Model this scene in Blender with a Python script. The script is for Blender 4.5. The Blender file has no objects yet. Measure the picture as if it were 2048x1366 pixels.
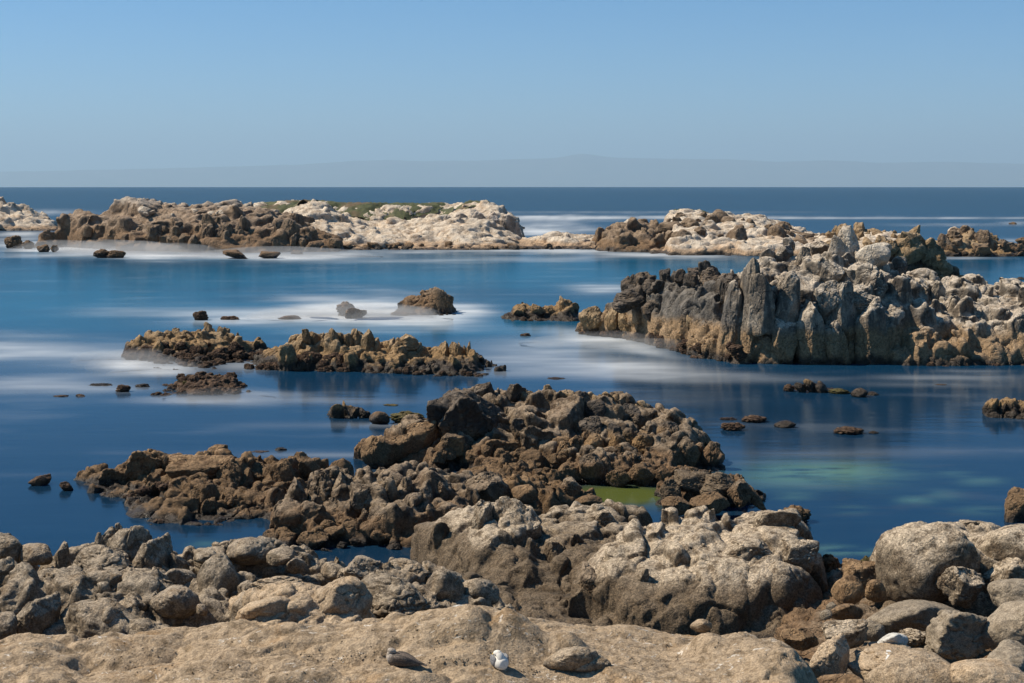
import bpy, bmesh, math, random
import numpy as np
from mathutils import Vector, Matrix, Euler

rng = np.random.default_rng(11)
random.seed(11)
R = math.radians
SC = bpy.context.scene
COL = SC.collection

# ------------------------------------------------------------------ camera
EYE = 10.0          # metres above the sea
FP = 3129.0         # focal length in photograph pixels (2048 wide)
HV = 368.5          # horizon row in the photograph
cam_d = bpy.data.cameras.new('camera')
cam = bpy.data.objects.new('camera', cam_d)
COL.objects.link(cam)
cam_d.sensor_width = 36.0
cam_d.lens = FP / 2048.0 * 36.0
cam_d.shift_y = -(683.0 - HV) / 2048.0
cam_d.clip_start = 0.5
cam_d.clip_end = 200000.0
cam.location = (0, 0, EYE)
cam.rotation_euler = (R(90), 0, 0)
SC.camera = cam

# ------------------------------------------------------------------ light
SUN_EL = 49.0
SUN_AZ = -81.0       # degrees from +Y (the view direction), negative = to the left
sun_dir = Vector((math.sin(R(SUN_AZ)) * math.cos(R(SUN_EL)), math.cos(R(SUN_AZ)) * math.cos(R(SUN_EL)), math.sin(R(SUN_EL))))
w = bpy.data.worlds.new('World')
SC.world = w
w.use_nodes = True
wn = w.node_tree
for n in list(wn.nodes): wn.nodes.remove(n)
wo = wn.nodes.new('ShaderNodeOutputWorld')
wb = wn.nodes.new('ShaderNodeBackground')
sky = wn.nodes.new('ShaderNodeTexSky')
sky.sky_type = 'NISHITA'
sky.sun_disc = False
sky.sun_elevation = R(SUN_EL)
sky.sun_rotation = R(SUN_AZ)
sky.altitude = 300
sky.air_density = 1.0
sky.dust_density = 0.3
sky.ozone_density = 4.0
wb.inputs['Strength'].default_value = 0.070
tint = wn.nodes.new('ShaderNodeMix'); tint.data_type = 'RGBA'; tint.blend_type = 'MULTIPLY'; tint.inputs[0].default_value = 1.0
wc = wn.nodes.new('ShaderNodeTexCoord'); ws = wn.nodes.new('ShaderNodeSeparateXYZ'); wn.links.new(wc.outputs['Generated'], ws.inputs[0])
wr = wn.nodes.new('ShaderNodeMapRange'); wr.inputs['From Max'].default_value = 0.30; wn.links.new(ws.outputs[2], wr.inputs['Value'])
wm = wn.nodes.new('ShaderNodeMix'); wm.data_type = 'RGBA'; wn.links.new(wr.outputs[0], wm.inputs[0])
wm.inputs[6].default_value = (0.76, 1.0, 1.36, 1); wm.inputs[7].default_value = (0.08, 0.66, 0.92, 1)   # deep clear blue above a pale horizon
wn.links.new(wm.outputs[2], tint.inputs[7])
wn.links.new(sky.outputs[0], tint.inputs[6]); wn.links.new(tint.outputs[2], wb.inputs['Color'])
wn.links.new(wb.outputs[0], wo.inputs['Surface'])
sl = bpy.data.lights.new('sun', 'SUN')
sl.energy = 5.0
sl.angle = R(0.5)
sl.color = (1.0, 0.885, 0.72)
so = bpy.data.objects.new('sun', sl)
COL.objects.link(so)
so.rotation_euler = sun_dir.to_track_quat('Z', 'Y').to_euler()
SC.view_settings.view_transform = 'Standard'
SC.view_settings.look = 'None'
SC.view_settings.gamma = 1.0
SC.view_settings.exposure = 0.5
SC.view_settings.use_curve_mapping = False
SC.cycles.volume_bounces = 0

# ------------------------------------------------------------------ helpers
def tag(o, label=None, cat=None, group=None, kind=None):
    if label: o['label'] = label
    if cat: o['category'] = cat
    if group: o['group'] = group
    if kind: o['kind'] = kind
    return o

def wx(u, D): return (u - 1024.0) / FP * D
def wz(v, D): return EYE - (v - HV) / FP * D
def dist(v, z=0.0): return (EYE - z) * FP / (v - HV)

def mesh_np(name, V, F, smooth=True):
    me = bpy.data.meshes.new(name)
    V = np.asarray(V, np.float32); F = np.asarray(F, np.int32)
    me.vertices.add(len(V)); me.vertices.foreach_set('co', V.ravel())
    k = F.shape[1]
    me.loops.add(F.size); me.loops.foreach_set('vertex_index', F.ravel())
    me.polygons.add(len(F))
    me.polygons.foreach_set('loop_start', np.arange(0, F.size, k, dtype=np.int32))
    me.polygons.foreach_set('loop_total', np.full(len(F), k, np.int32))
    if smooth: me.polygons.foreach_set('use_smooth', np.ones(len(F), bool))
    me.update(); me.validate()
    return me

def link(name, me, mat=None, parent=None):
    o = bpy.data.objects.new(name, me)
    COL.objects.link(o)
    if mat and not me.materials: me.materials.append(mat)
    if parent: o.parent = parent
    return o

def empty(name, loc=(0, 0, 0)):
    o = bpy.data.objects.new(name, None)
    o.empty_display_size = 0.3
    COL.objects.link(o); o.location = loc
    return o

def grid_faces(nr, nc):
    i = np.arange(nr - 1)[:, None] * nc + np.arange(nc - 1)[None, :]
    i = i.ravel()
    return np.stack([i, i + 1, i + nc + 1, i + nc], 1)

# ---- noise
_G = rng.normal(size=(32, 32, 32, 3)).astype(np.float32)
_G /= np.linalg.norm(_G, axis=3, keepdims=True)
_J = rng.random((32, 32, 32, 3)).astype(np.float32)
_ID = rng.random((32, 32, 32)).astype(np.float32)

def gn(P):
    P = np.asarray(P, np.float32)
    i = np.floor(P).astype(np.int32); f = P - i
    s = f * f * f * (f * (f * 6 - 15) + 10)
    i &= 31
    j = (i + 1) & 31
    out = 0
    for a in (0, 1):
        ia = j[:, 0] if a else i[:, 0]; wa = s[:, 0] if a else 1 - s[:, 0]
        for b in (0, 1):
            ib = j[:, 1] if b else i[:, 1]; wbb = s[:, 1] if b else 1 - s[:, 1]
            for c in (0, 1):
                ic = j[:, 2] if c else i[:, 2]; wc = s[:, 2] if c else 1 - s[:, 2]
                g = _G[ia, ib, ic]
                d = (f[:, 0] - a) * g[:, 0] + (f[:, 1] - b) * g[:, 1] + (f[:, 2] - c) * g[:, 2]
                out = out + d * (wa * wbb * wc)
    return out * 1.6

_ROT = np.array([[0.0, 0.8, 0.6], [-0.8, 0.36, -0.48], [-0.6, -0.48, 0.64]], np.float32)
def fbm(P, o=4, gain=0.5, lac=2.03):
    P = np.asarray(P, np.float32); a = 1.0; t = 0; out = 0
    for k in range(o):
        out = out + a * gn(P); t += a
        P = (P @ _ROT) * lac + 7.3; a *= gain
    return out / t * 1.3
def ridged(P, o=4):
    P = np.asarray(P, np.float32); a = 1.0; t = 0; out = 0
    for k in range(o):
        out = out + a * (1 - 2 * np.abs(gn(P))); t += a
        P = (P @ _ROT) * 2.1 + 3.1; a *= 0.5
    return out / t

def worley(P, dim=3):
    """F1, F2, random id, and the offset to the nearest feature point"""
    P = np.asarray(P, np.float32)
    i = np.floor(P).astype(np.int32)
    n = len(P)
    f1 = np.full(n, 9, np.float32); f2 = f1.copy(); idv = np.zeros(n, np.float32); C = np.zeros((n, 3), np.float32)
    rz = (-1, 0, 1) if dim == 3 else (0,)
    for a in (-1, 0, 1):
        for b in (-1, 0, 1):
            for c in rz:
                q = i + np.array([a, b, c], np.int32)
                m = q & 31
                pt = _J[m[:, 0], m[:, 1], m[:, 2]] * 0.9 + 0.05 + q
                if dim == 2: pt[:, 2] = P[:, 2]
                d = pt - P
                d = np.sqrt((d * d).sum(1))
                cl = d < f1
                f2 = np.where(cl, f1, np.minimum(f2, d))
                idv = np.where(cl, _ID[m[:, 0], m[:, 1], m[:, 2]], idv)
                C = np.where(cl[:, None], pt, C)
                f1 = np.where(cl, d, f1)
    return f1, f2, idv, C

def sstep(a, b, x):
    t = np.clip((x - a) / (b - a), 0, 1)
    return t * t * (3 - 2 * t)
# ------------------------------------------------------------------ materials
class NT:
    def __init__(s, name):
        s.m = bpy.data.materials.new(name); s.m.use_nodes = True
        s.t = s.m.node_tree
        for n in list(s.t.nodes): s.t.nodes.remove(n)
        s.out = s.n('ShaderNodeOutputMaterial')
    def n(s, ty, **kw):
        x = s.t.nodes.new(ty)
        for k, v in kw.items(): setattr(x, k, v)
        return x
    def l(s, a, b): s.t.links.new(a, b)
    def inp(s, node, key, val):
        if hasattr(val, 'links') or isinstance(val, bpy.types.NodeSocket): s.l(val, node.inputs[key])
        else: node.inputs[key].default_value = val
    def noise(s, vec, scale, detail=4, rough=0.55, dist=0.0):
        x = s.n('ShaderNodeTexNoise'); s.l(vec, x.inputs['Vector'])
        x.inputs['Scale'].default_value = scale; x.inputs['Detail'].default_value = detail
        x.inputs['Roughness'].default_value = rough; x.inputs['Distortion'].default_value = dist
        return x.outputs['Fac']
    def math(s, op, a, b=0.0, c=None, clamp=False):
        x = s.n('ShaderNodeMath', operation=op, use_clamp=clamp)
        s.inp(x, 0, a); s.inp(x, 1, b)
        if c is not None: s.inp(x, 2, c)
        return x.outputs[0]
    def ss(s, v, a, b):
        x = s.n('ShaderNodeMapRange', interpolation_type='SMOOTHSTEP')
        s.inp(x, 'Value', v); x.inputs['From Min'].default_value = a; x.inputs['From Max'].default_value = b
        return x.outputs[0]
    def mix(s, f, a, b, mode='MIX'):
        x = s.n('ShaderNodeMix', data_type='RGBA', blend_type=mode)
        s.inp(x, 0, f)
        s.inp(x, 6, a if not isinstance(a, tuple) else (*a, 1)); s.inp(x, 7, b if not isinstance(b, tuple) else (*b, 1))
        return x.outputs[2]
    def scalev(s, vec, sc):
        x = s.n('ShaderNodeVectorMath', operation='MULTIPLY'); s.l(vec, x.inputs[0]); x.inputs[1].default_value = sc
        return x.outputs[0]

def rock_mat(name, base, light, dark, tan, z_wet=0.45, z_tan=1.8, band=1.0, lichen_shade=0.5, bleach_lit=0.5, grain=60.0, gs=0.5,
             bump=1.0, unit=1.0, wet=(0.018, 0.013, 0.010), stains=0.0, blackz=None, topz=None, crackw=1.0, blackx=None):
    """weathered granite: tide zones by height above the sea, lichens plus painted shade on steep faces, bleaching plus painted sunlight on upturned faces, speckled grain"""
    t = NT(name)
    g = t.n('ShaderNodeNewGeometry')
    pos = g.outputs['Position']
    sep = t.n('ShaderNodeSeparateXYZ'); t.l(pos, sep.inputs[0]); z = sep.outputs[2]
    sn = t.n('ShaderNodeSeparateXYZ'); t.l(g.outputs['Normal'], sn.inputs[0]); nz = sn.outputs[2]
    oi = t.n('ShaderNodeObjectInfo')
    big = t.noise(pos, 0.35 / unit, 4, 0.6)
    mid = t.noise(pos, 1.7 / unit, 6, 0.62)
    fine = t.noise(pos, 9.0 / unit, 6, 0.7)
    vert = t.noise(t.scalev(pos, (1.0, 1.0, 0.25)), 2.6 / unit, 5, 0.65)
    gr = t.n('ShaderNodeTexVoronoi'); t.l(pos, gr.inputs['Vector']); gr.inputs['Scale'].default_value = grain
    speck = gr.outputs['Color']
    spk = t.n('ShaderNodeSeparateColor'); t.l(speck, spk.inputs[0])
    # stone colour
    m1 = t.ss(mid, 0.35, 0.65)
    c = t.mix(m1, base, light)
    c = t.mix(t.math('MULTIPLY', t.ss(big, 0.45, 0.7), 0.55), c, tan)
    var = t.math('MULTIPLY_ADD', oi.outputs['Random'], 0.3, 0.85)
    vc = t.n('ShaderNodeCombineColor')
    for k in range(3): t.l(var, vc.inputs[k])
    c = t.mix(1.0, c, vc.outputs[0], 'MULTIPLY')
    # black lichens / algae patches and vertical streaks; also painted shade on steep faces
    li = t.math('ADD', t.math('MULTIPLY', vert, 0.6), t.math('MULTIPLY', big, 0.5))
    li = t.ss(li, 0.66 - 0.22 * lichen_shade, 0.78 - 0.22 * lichen_shade)
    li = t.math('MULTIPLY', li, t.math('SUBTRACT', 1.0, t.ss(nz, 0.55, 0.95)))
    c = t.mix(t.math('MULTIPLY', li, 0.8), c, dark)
    # bleached, bird-whitened, dry upturned faces, with sunlit highlights painted in
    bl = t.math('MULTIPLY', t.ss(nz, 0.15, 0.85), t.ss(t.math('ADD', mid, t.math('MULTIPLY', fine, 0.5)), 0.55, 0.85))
    c = t.mix(t.math('MULTIPLY', bl, bleach_lit), c, tuple(min(0.75, x * 1.6 + 0.07) for x in light))
    if blackx:
        bx = t.math('SUBTRACT', 1.0, t.ss(t.math('ADD', sep.outputs[0], t.math('MULTIPLY', big, 5.0)), blackx[0], blackx[1]))
        bx = t.math('MULTIPLY', bx, t.ss(t.math('ADD', z, t.math('MULTIPLY', mid, 1.6)), 1.9, 2.9))
        c = t.mix(t.math('MULTIPLY', bx, 0.82), c, t.mix(m1, dark, tuple(x * 2.0 for x in dark)))
    # tide zones
    zz = t.math('ADD', z, t.math('MULTIPLY', t.math('SUBTRACT', mid, 0.5), -1.6 * band))
    zz = t.math('ADD', zz, t.math('MULTIPLY', t.math('SUBTRACT', big, 0.5), -2.2 * band))
    if blackz:
        bz = t.math('MULTIPLY', t.ss(zz, blackz[0], blackz[0] + 0.5 * band), t.math('SUBTRACT', 1.0, t.ss(zz, blackz[1] - 0.8 * band, blackz[1])))
        c = t.mix(t.math('MULTIPLY', bz, 0.88), c, dark)
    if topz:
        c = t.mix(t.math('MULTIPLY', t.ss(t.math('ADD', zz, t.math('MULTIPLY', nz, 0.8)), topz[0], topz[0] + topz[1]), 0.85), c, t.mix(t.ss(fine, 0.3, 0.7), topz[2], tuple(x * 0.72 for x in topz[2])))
    tz = t.math('SUBTRACT', 1.0, t.ss(zz, z_tan - 0.5 * band, z_tan + 0.4 * band))
    tcol = t.mix(t.ss(fine, 0.35, 0.65), tuple(x * 0.62 for x in tan), tan)
    c = t.mix(t.math('MULTIPLY', tz, 0.85), c, tcol)
    wz_ = t.math('SUBTRACT', 1.0, t.ss(zz, z_wet - 0.3 * band, z_wet + 0.3 * band))
    c = t.mix(t.math('MULTIPLY', wz_, 0.93), c, wet)
    if stains:
        s1 = t.ss(t.noise(t.scalev(pos, (0.7, 1.4, 1.0)), 5.5, 3, 0.7, 1.2), 0.60, 0.66)
        s1 = t.math('MULTIPLY', s1, t.ss(t.noise(pos, 0.9, 3), 0.42, 0.55))
        c = t.mix(t.math('MULTIPLY', s1, stains), c, (0.62, 0.58, 0.52))
        s2 = t.math('MULTIPLY', t.ss(t.noise(pos, 0.6, 3, 0.6), 0.53, 0.65), t.ss(t.noise(pos, 2.4, 4, 0.7), 0.45, 0.6))
        c = t.mix(t.math('MULTIPLY', s2, 0.35), c, (0.34, 0.19, 0.07))
    # crystals
    sp = t.math('MULTIPLY_ADD', spk.outputs[0], gs, 1.0 - gs * 0.5)
    sp = t.math('MULTIPLY', sp, t.math('MULTIPLY_ADD', fine, 0.7 * gs + 0.3, 0.85 - 0.35 * gs))
    sc3 = t.n('ShaderNodeCombineColor')
    for k in range(3): t.l(sp, sc3.inputs[k])
    c = t.mix(1.0, c, sc3.outputs[0], 'MULTIPLY')
    b = t.n('ShaderNodeBsdfPrincipled')
    t.l(c, b.inputs['Base Color'])
    rr = t.math('MULTIPLY_ADD', wz_, -0.42, 0.9)
    t.l(rr, b.inputs['Roughness'])
    b.inputs['Specular IOR Level'].default_value = 0.3
    # relief
    cr = t.n('ShaderNodeTexVoronoi', feature='DISTANCE_TO_EDGE')
    wv = t.n('ShaderNodeVectorMath', operation='ADD')
    nn = t.n('ShaderNodeTexNoise'); t.l(pos, nn.inputs['Vector']); nn.inputs['Scale'].default_value = 1.3 / unit; nn.inputs['Detail'].default_value = 3
    t.l(t.scalev(nn.outputs['Color'], (1.6 * unit, 1.6 * unit, 1.6 * unit)), wv.inputs[1]); t.l(pos, wv.inputs[0])
    t.l(t.scalev(wv.outputs[0], (1.0, 1.0, 0.55)), cr.inputs['Vector']); cr.inputs['Scale'].default_value = 0.75 / unit
    crk = t.ss(cr.outputs['Distance'], 0.0, 0.03)
    h = t.math('ADD', t.math('MULTIPLY', mid, 0.22 * unit), t.math('MULTIPLY', fine, 0.07 * unit))
    h = t.math('ADD', h, t.math('MULTIPLY', crk, 0.055 * unit * crackw))
    h = t.math('ADD', h, t.math('MULTIPLY', spk.outputs[1], 0.22 / grain))
    bp = t.n('ShaderNodeBump'); bp.inputs['Strength'].default_value = min(1.0, bump); bp.inputs['Distance'].default_value = 1.0
    t.l(h, bp.inputs['Height']); t.l(bp.outputs[0], b.inputs['Normal'])
    t.l(b.outputs[0], t.out.inputs['Surface'])
    return t.m

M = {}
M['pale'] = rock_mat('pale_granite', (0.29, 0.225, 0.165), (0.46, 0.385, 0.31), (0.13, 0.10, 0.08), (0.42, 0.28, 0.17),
                     z_wet=0.35, z_tan=1.0, band=0.7, lichen_shade=0.2, bleach_lit=0.35, grain=9.0, gs=0.35, unit=2.2, bump=0.8)
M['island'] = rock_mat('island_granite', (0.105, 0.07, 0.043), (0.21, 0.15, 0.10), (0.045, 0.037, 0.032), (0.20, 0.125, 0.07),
                     z_wet=0.6, z_tan=3.2, band=1.4, lichen_shade=0.55, bleach_lit=0.5, grain=9.0, gs=0.35, unit=2.2, bump=0.8, topz=(6.6, 1.4, (0.46, 0.39, 0.32)))
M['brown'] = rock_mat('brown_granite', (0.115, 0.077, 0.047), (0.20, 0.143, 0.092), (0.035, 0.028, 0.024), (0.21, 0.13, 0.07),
                     z_wet=0.45, z_tan=1.6, band=0.9, lichen_shade=0.6, bleach_lit=0.35, grain=14.0, gs=0.4, unit=1.4)
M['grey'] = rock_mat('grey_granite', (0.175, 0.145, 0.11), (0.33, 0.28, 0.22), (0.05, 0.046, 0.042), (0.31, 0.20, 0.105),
                     z_wet=0.38, z_tan=1.9, band=0.7, lichen_shade=0.78, bleach_lit=0.7, grain=14.0, gs=0.4, unit=1.2, blackx=(14.6, 15.6))
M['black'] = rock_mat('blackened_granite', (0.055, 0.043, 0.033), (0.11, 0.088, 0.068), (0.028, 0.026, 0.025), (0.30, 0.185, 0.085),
                     z_wet=0.3, z_tan=1.2, band=0.7, lichen_shade=0.8, bleach_lit=0.25, grain=16.0, gs=0.4, unit=1.0)
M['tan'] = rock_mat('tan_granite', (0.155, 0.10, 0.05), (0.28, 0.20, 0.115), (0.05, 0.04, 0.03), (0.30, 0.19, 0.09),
                    z_wet=0.5, z_tan=1.1, band=0.5, lichen_shade=0.35, bleach_lit=0.35, grain=18.0, gs=0.4, unit=0.9)
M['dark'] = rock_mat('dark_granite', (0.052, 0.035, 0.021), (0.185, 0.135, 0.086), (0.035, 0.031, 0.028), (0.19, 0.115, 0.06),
                     z_wet=0.2, z_tan=0.8, band=0.4, lichen_shade=0.6, bleach_lit=0.5, grain=24.0, gs=0.5, unit=0.65)
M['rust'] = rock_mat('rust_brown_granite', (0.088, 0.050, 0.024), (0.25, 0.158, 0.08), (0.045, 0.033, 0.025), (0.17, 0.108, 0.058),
                     z_wet=0.2, z_tan=0.9, band=0.35, lichen_shade=0.35, bleach_lit=0.25, grain=26.0, gs=0.5, unit=0.6)
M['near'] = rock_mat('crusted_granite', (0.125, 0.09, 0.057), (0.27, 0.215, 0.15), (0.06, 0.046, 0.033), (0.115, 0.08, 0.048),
                     z_wet=0.1, z_tan=1.1, band=0.35, lichen_shade=0.45, bleach_lit=0.8, grain=34.0, gs=0.8, unit=0.42, crackw=0.5)
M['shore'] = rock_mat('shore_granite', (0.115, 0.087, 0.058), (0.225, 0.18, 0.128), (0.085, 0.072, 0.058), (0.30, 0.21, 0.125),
                      z_wet=-3, z_tan=-2, band=0.3, lichen_shade=0.5, bleach_lit=0.5, grain=42.0, gs=0.8, unit=0.34, crackw=0.5)
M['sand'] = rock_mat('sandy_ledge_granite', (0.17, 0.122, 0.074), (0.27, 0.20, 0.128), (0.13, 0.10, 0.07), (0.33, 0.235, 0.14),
                     z_wet=-3, z_tan=-2, band=0.3, lichen_shade=0.25, bleach_lit=0.45, grain=42.0, gs=0.5, unit=0.32, stains=0.8, crackw=0)
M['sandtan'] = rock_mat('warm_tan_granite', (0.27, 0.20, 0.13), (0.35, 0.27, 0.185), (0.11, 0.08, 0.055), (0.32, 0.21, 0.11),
                     z_wet=-3, z_tan=-2, band=0.3, lichen_shade=0.2, bleach_lit=0.25, grain=50.0, gs=0.7, unit=0.3, crackw=0.15)
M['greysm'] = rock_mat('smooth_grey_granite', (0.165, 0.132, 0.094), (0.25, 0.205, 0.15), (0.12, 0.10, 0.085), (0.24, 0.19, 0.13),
                     z_wet=-3, z_tan=-2, band=0.3, lichen_shade=0.2, bleach_lit=0.25, grain=50.0, gs=0.65, unit=0.3, crackw=0.15)
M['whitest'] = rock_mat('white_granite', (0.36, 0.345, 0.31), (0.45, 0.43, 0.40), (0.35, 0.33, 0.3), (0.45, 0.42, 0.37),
                     z_wet=-3, z_tan=-2, band=0.3, lichen_shade=0.0, bleach_lit=0.3, grain=80.0, gs=0.3, unit=0.3, bump=0.4)
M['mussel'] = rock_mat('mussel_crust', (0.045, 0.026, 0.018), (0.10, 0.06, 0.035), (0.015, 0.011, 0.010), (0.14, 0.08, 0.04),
                     z_wet=0.05, z_tan=-2, band=0.2, lichen_shade=0.5, bleach_lit=0.1, grain=20.0, gs=0.6, unit=0.5, wet=(0.02, 0.012, 0.010))
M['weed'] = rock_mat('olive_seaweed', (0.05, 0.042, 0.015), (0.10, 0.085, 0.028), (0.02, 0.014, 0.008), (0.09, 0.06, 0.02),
                     z_wet=-0.2, z_tan=-2, band=0.2, lichen_shade=0.5, bleach_lit=0.1, grain=20.0, gs=0.6, unit=0.5)

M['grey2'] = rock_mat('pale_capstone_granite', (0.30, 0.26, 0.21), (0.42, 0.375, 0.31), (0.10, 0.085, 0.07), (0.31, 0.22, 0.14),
                     z_wet=0.2, z_tan=0.8, band=0.6, lichen_shade=0.3, bleach_lit=0.4, grain=14.0, gs=0.4, unit=1.2)
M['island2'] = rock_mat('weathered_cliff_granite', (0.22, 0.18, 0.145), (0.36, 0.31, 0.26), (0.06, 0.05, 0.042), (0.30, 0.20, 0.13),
                     z_wet=0.3, z_tan=1.0, band=1.0, lichen_shade=0.5, bleach_lit=0.6, grain=9.0, gs=0.35, unit=2.2, bump=0.8)
# ------------------------------------------------------------------ rock building
def ico(sub):
    bm = bmesh.new(); bmesh.ops.create_icosphere(bm, subdivisions=sub, radius=1.0)
    V = np.array([v.co[:] for v in bm.verts], np.float32)
    F = np.array([[v.index for v in f.verts] for f in bm.faces], np.int32)
    bm.free()
    return V / np.linalg.norm(V, axis=1, keepdims=True), F
ICO6, ICOF6 = ico(6)
ICO5, ICOF5 = ico(5)

def vnormals(V, F):
    a, b, c = V[F[:, 0]], V[F[:, 1]], V[F[:, 2]]
    n = np.cross(b - a, c - a)
    N = np.zeros_like(V)
    for k in range(3):
        for ax in range(3):
            N[:, ax] += np.bincount(F[:, k], n[:, ax], len(V)).astype(np.float32)
    return N / (np.linalg.norm(N, axis=1, keepdims=True) + 1e-9)

_TD = rng.normal(size=(997, 3)).astype(np.float32)
_TD /= np.linalg.norm(_TD, axis=1, keepdims=True)
def tilt(W, C, idv):
    d = _TD[(idv * 9973).astype(np.int32) % 997]
    return ((W - C) * d).sum(1)

def block_mesh(kind, seed, sub=6):
    r_ = np.random.default_rng(seed)
    D, F = (ICO6, ICOF6) if sub == 6 else (ICO5, ICOF5)
    off = r_.random(3).astype(np.float32) * 20
    cfg = {  # planes, p, low noise, groove amp, groove stretch, fine amp
        'round':   (12, 7, 0.09, 0.022, (0.9, 0.9, 0.9), 0.009),
        'angular': (8, 26, 0.07, 0.06, (1.1, 1.1, 1.1), 0.014),
        'fin':     (8, 20, 0.08, 0.06, (1.8, 1.8, 0.45), 0.012),
        'peak':    (7, 9, 0.08, 0.055, (1.6, 1.6, 0.8), 0.014),
        'column':  (7, 20, 0.07, 0.05, (1.3, 1.3, 0.8), 0.014),
        'lump':    (8, 16, 0.12, 0.085, (1.3, 1.3, 0.9), 0.014),
        'knobby':  (12, 5, 0.20, 0.17, (3.0, 3.0, 3.0), 0.05),
        'slab':    (9, 16, 0.08, 0.075, (0.8, 0.8, 2.2), 0.014),
    }[kind]
    npl, p, ln, ga, gst, fa = cfg
    n = r_.normal(size=(npl, 3)).astype(np.float32); n /= np.linalg.norm(n, axis=1, keepdims=True)
    n = np.concatenate([n, -n * np.array([1, 1, 1], np.float32) + r_.normal(size=(npl, 3)).astype(np.float32) * 0.35])
    if kind == 'column':
        a = np.linspace(0, 2 * math.pi, 6, endpoint=False) + r_.uniform(-.25, .25, 6)
        n = np.stack([np.cos(a), np.sin(a), r_.uniform(-0.05, 0.22, 6)], 1)
        n = np.concatenate([n, [[r_.uniform(-.4, .4), r_.uniform(-.4, .1), 1]], [[0, 0, -1]], r_.normal(size=(3, 3)) * [1, 1, .3] + [0, 0, .9]]).astype(np.float32)
    if kind == 'peak':
        a = np.linspace(0, 2 * math.pi, 6, endpoint=False) + r_.uniform(-.3, .3, 6)
        n = np.stack([np.cos(a), np.sin(a), r_.uniform(0.2, 0.5, 6)], 1)
        n = np.concatenate([n, [[r_.uniform(-.6, .6), -.3, 1.0]], [[0, 0, -1]]]).astype(np.float32)
    n /= np.linalg.norm(n, axis=1, keepdims=True)
    h = r_.uniform(0.72, 1.1, len(n)).astype(np.float32)
    if kind == 'column': h[6:8] = 1.6; h[8:] *= 1.35
    if kind == 'peak': h = r_.uniform(0.55, 0.75, len(n)).astype(np.float32); h[-1] = 1.0; h[-2] = 0.95
    s = np.maximum(0, D @ n.T / h[None, :]) ** p
    r = s.sum(1) ** (-1.0 / p)
    V = D * r[:, None]
    V = V * (1 + ln * fbm(V * 1.1 + off, 3)[:, None] * 1.6)
    W = V * np.array(gst, np.float32) + off + np.stack([fbm(V * 2 + off + 5, 2), fbm(V * 2 + off + 9, 2), fbm(V * 2 + off + 13, 2)], 1) * 0.5
    f1, f2, idv, C = worley(W)
    e = f2 - f1
    N = vnormals(V, F)
    disp = ga * (((idv - 0.5) * 0.7 + 1.1 * tilt(W, C, idv)) * sstep(0.0, 0.12, e) - 0.8 * np.exp(-(e / 0.05) ** 2) + 0.12 * (0.6 - f1))
    V = V + N * disp[:, None]
    W = V * np.array(gst, np.float32) * 2.3 + off + 3
    f1, f2, idv, C = worley(W)
    e = f2 - f1
    msk = sstep(-0.15, 0.3, fbm(V * 1.3 + off + 31, 2))
    V = V + N * (ga * 0.42 * msk * (((idv - 0.5) * 0.7 + tilt(W, C, idv)) * sstep(0.0, 0.15, e) - 0.6 * np.exp(-(e / 0.08) ** 2)))[:, None]
    N = vnormals(V, F)
    V = V + N * (fa * (fbm(V * 6 + off, 4, 0.6) + 0.6 * ridged(V * 11 + off, 3)))[:, None]
    lo, hi = V.min(0), V.max(0)
    V = (V - (lo + hi) / 2) / ((hi - lo) / 2)
    return mesh_np('rock_' + kind, V, F)

LIB = {}
for kind, cnt in (('round', 5), ('angular', 5), ('fin', 5), ('column', 5), ('lump', 5), ('knobby', 3), ('slab', 4), ('peak', 4)):
    LIB[kind] = [block_mesh(kind, 100 + 17 * i + sum(map(ord, kind))) for i in range(cnt)]
LIBLO = {k: [None] * len(v) for k, v in LIB.items()}
def lib_lo(kind, i):
    if LIBLO[kind][i] is None:
        me = block_mesh(kind, 100 + 17 * i + sum(map(ord, kind)), 5)
        V = np.empty(len(me.vertices) * 3, np.float32); me.vertices.foreach_get('co', V)
        LIBLO[kind][i] = V.reshape(-1, 3); bpy.data.meshes.remove(me)
    return LIBLO[kind][i]
LIBM = {}
def lib_mesh(kind, mat, i=None):
    ms = LIB[kind]
    i = random.randrange(len(ms)) if i is None else i % len(ms)
    key = (kind, i, mat)
    if key not in LIBM:
        me = ms[i]
        LIBM[key] = me
    return LIBM[key]

def put_block(name, kind, mat, loc, size, rot=(0, 0, 0), parent=None, i=None):
    """one rock from the shared library; its material sits on the object so copies can share the mesh"""
    me = lib_mesh(kind, mat, i)
    if not me.materials: me.materials.append(M[mat])
    o = bpy.data.objects.new(name, me)
    COL.objects.link(o)
    o.material_slots[0].link = 'OBJECT'; o.material_slots[0].material = M[mat]
    o.location = loc; o.rotation_euler = rot; o.scale = size
    if parent:
        o.parent = parent
    return o

def stone(u0, v0, u1, v1, D, kind='round', mat='shore', parent=None, name='rock', deep=0.9, roll=0.0, yaw=None, i=None, tilt=0.0):
    """a rock whose outline spans photo box (u0,v0)-(u1,v1) when it stands D metres away"""
    cu, cv = (u0 + u1) / 2, (v0 + v1) / 2
    w_, h_ = (u1 - u0) / FP * D / 2, (v1 - v0) / FP * D / 2
    dd = max(w_, 0.55 * h_) * deep
    y = random.choice((0.0, math.pi)) if yaw is None else yaw
    loc = Vector((wx(cu, D), D, wz(cv, D)))
    if parent is not None: loc = loc - parent.location
    return put_block(name, kind, mat, loc, (w_, dd, h_), (R(tilt), R(roll), y), parent, i)

def poly_at(pts, u, k):
    a = np.array(pts, np.float64)
    return np.interp(u, a[:, 0], a[:, k])

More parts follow.
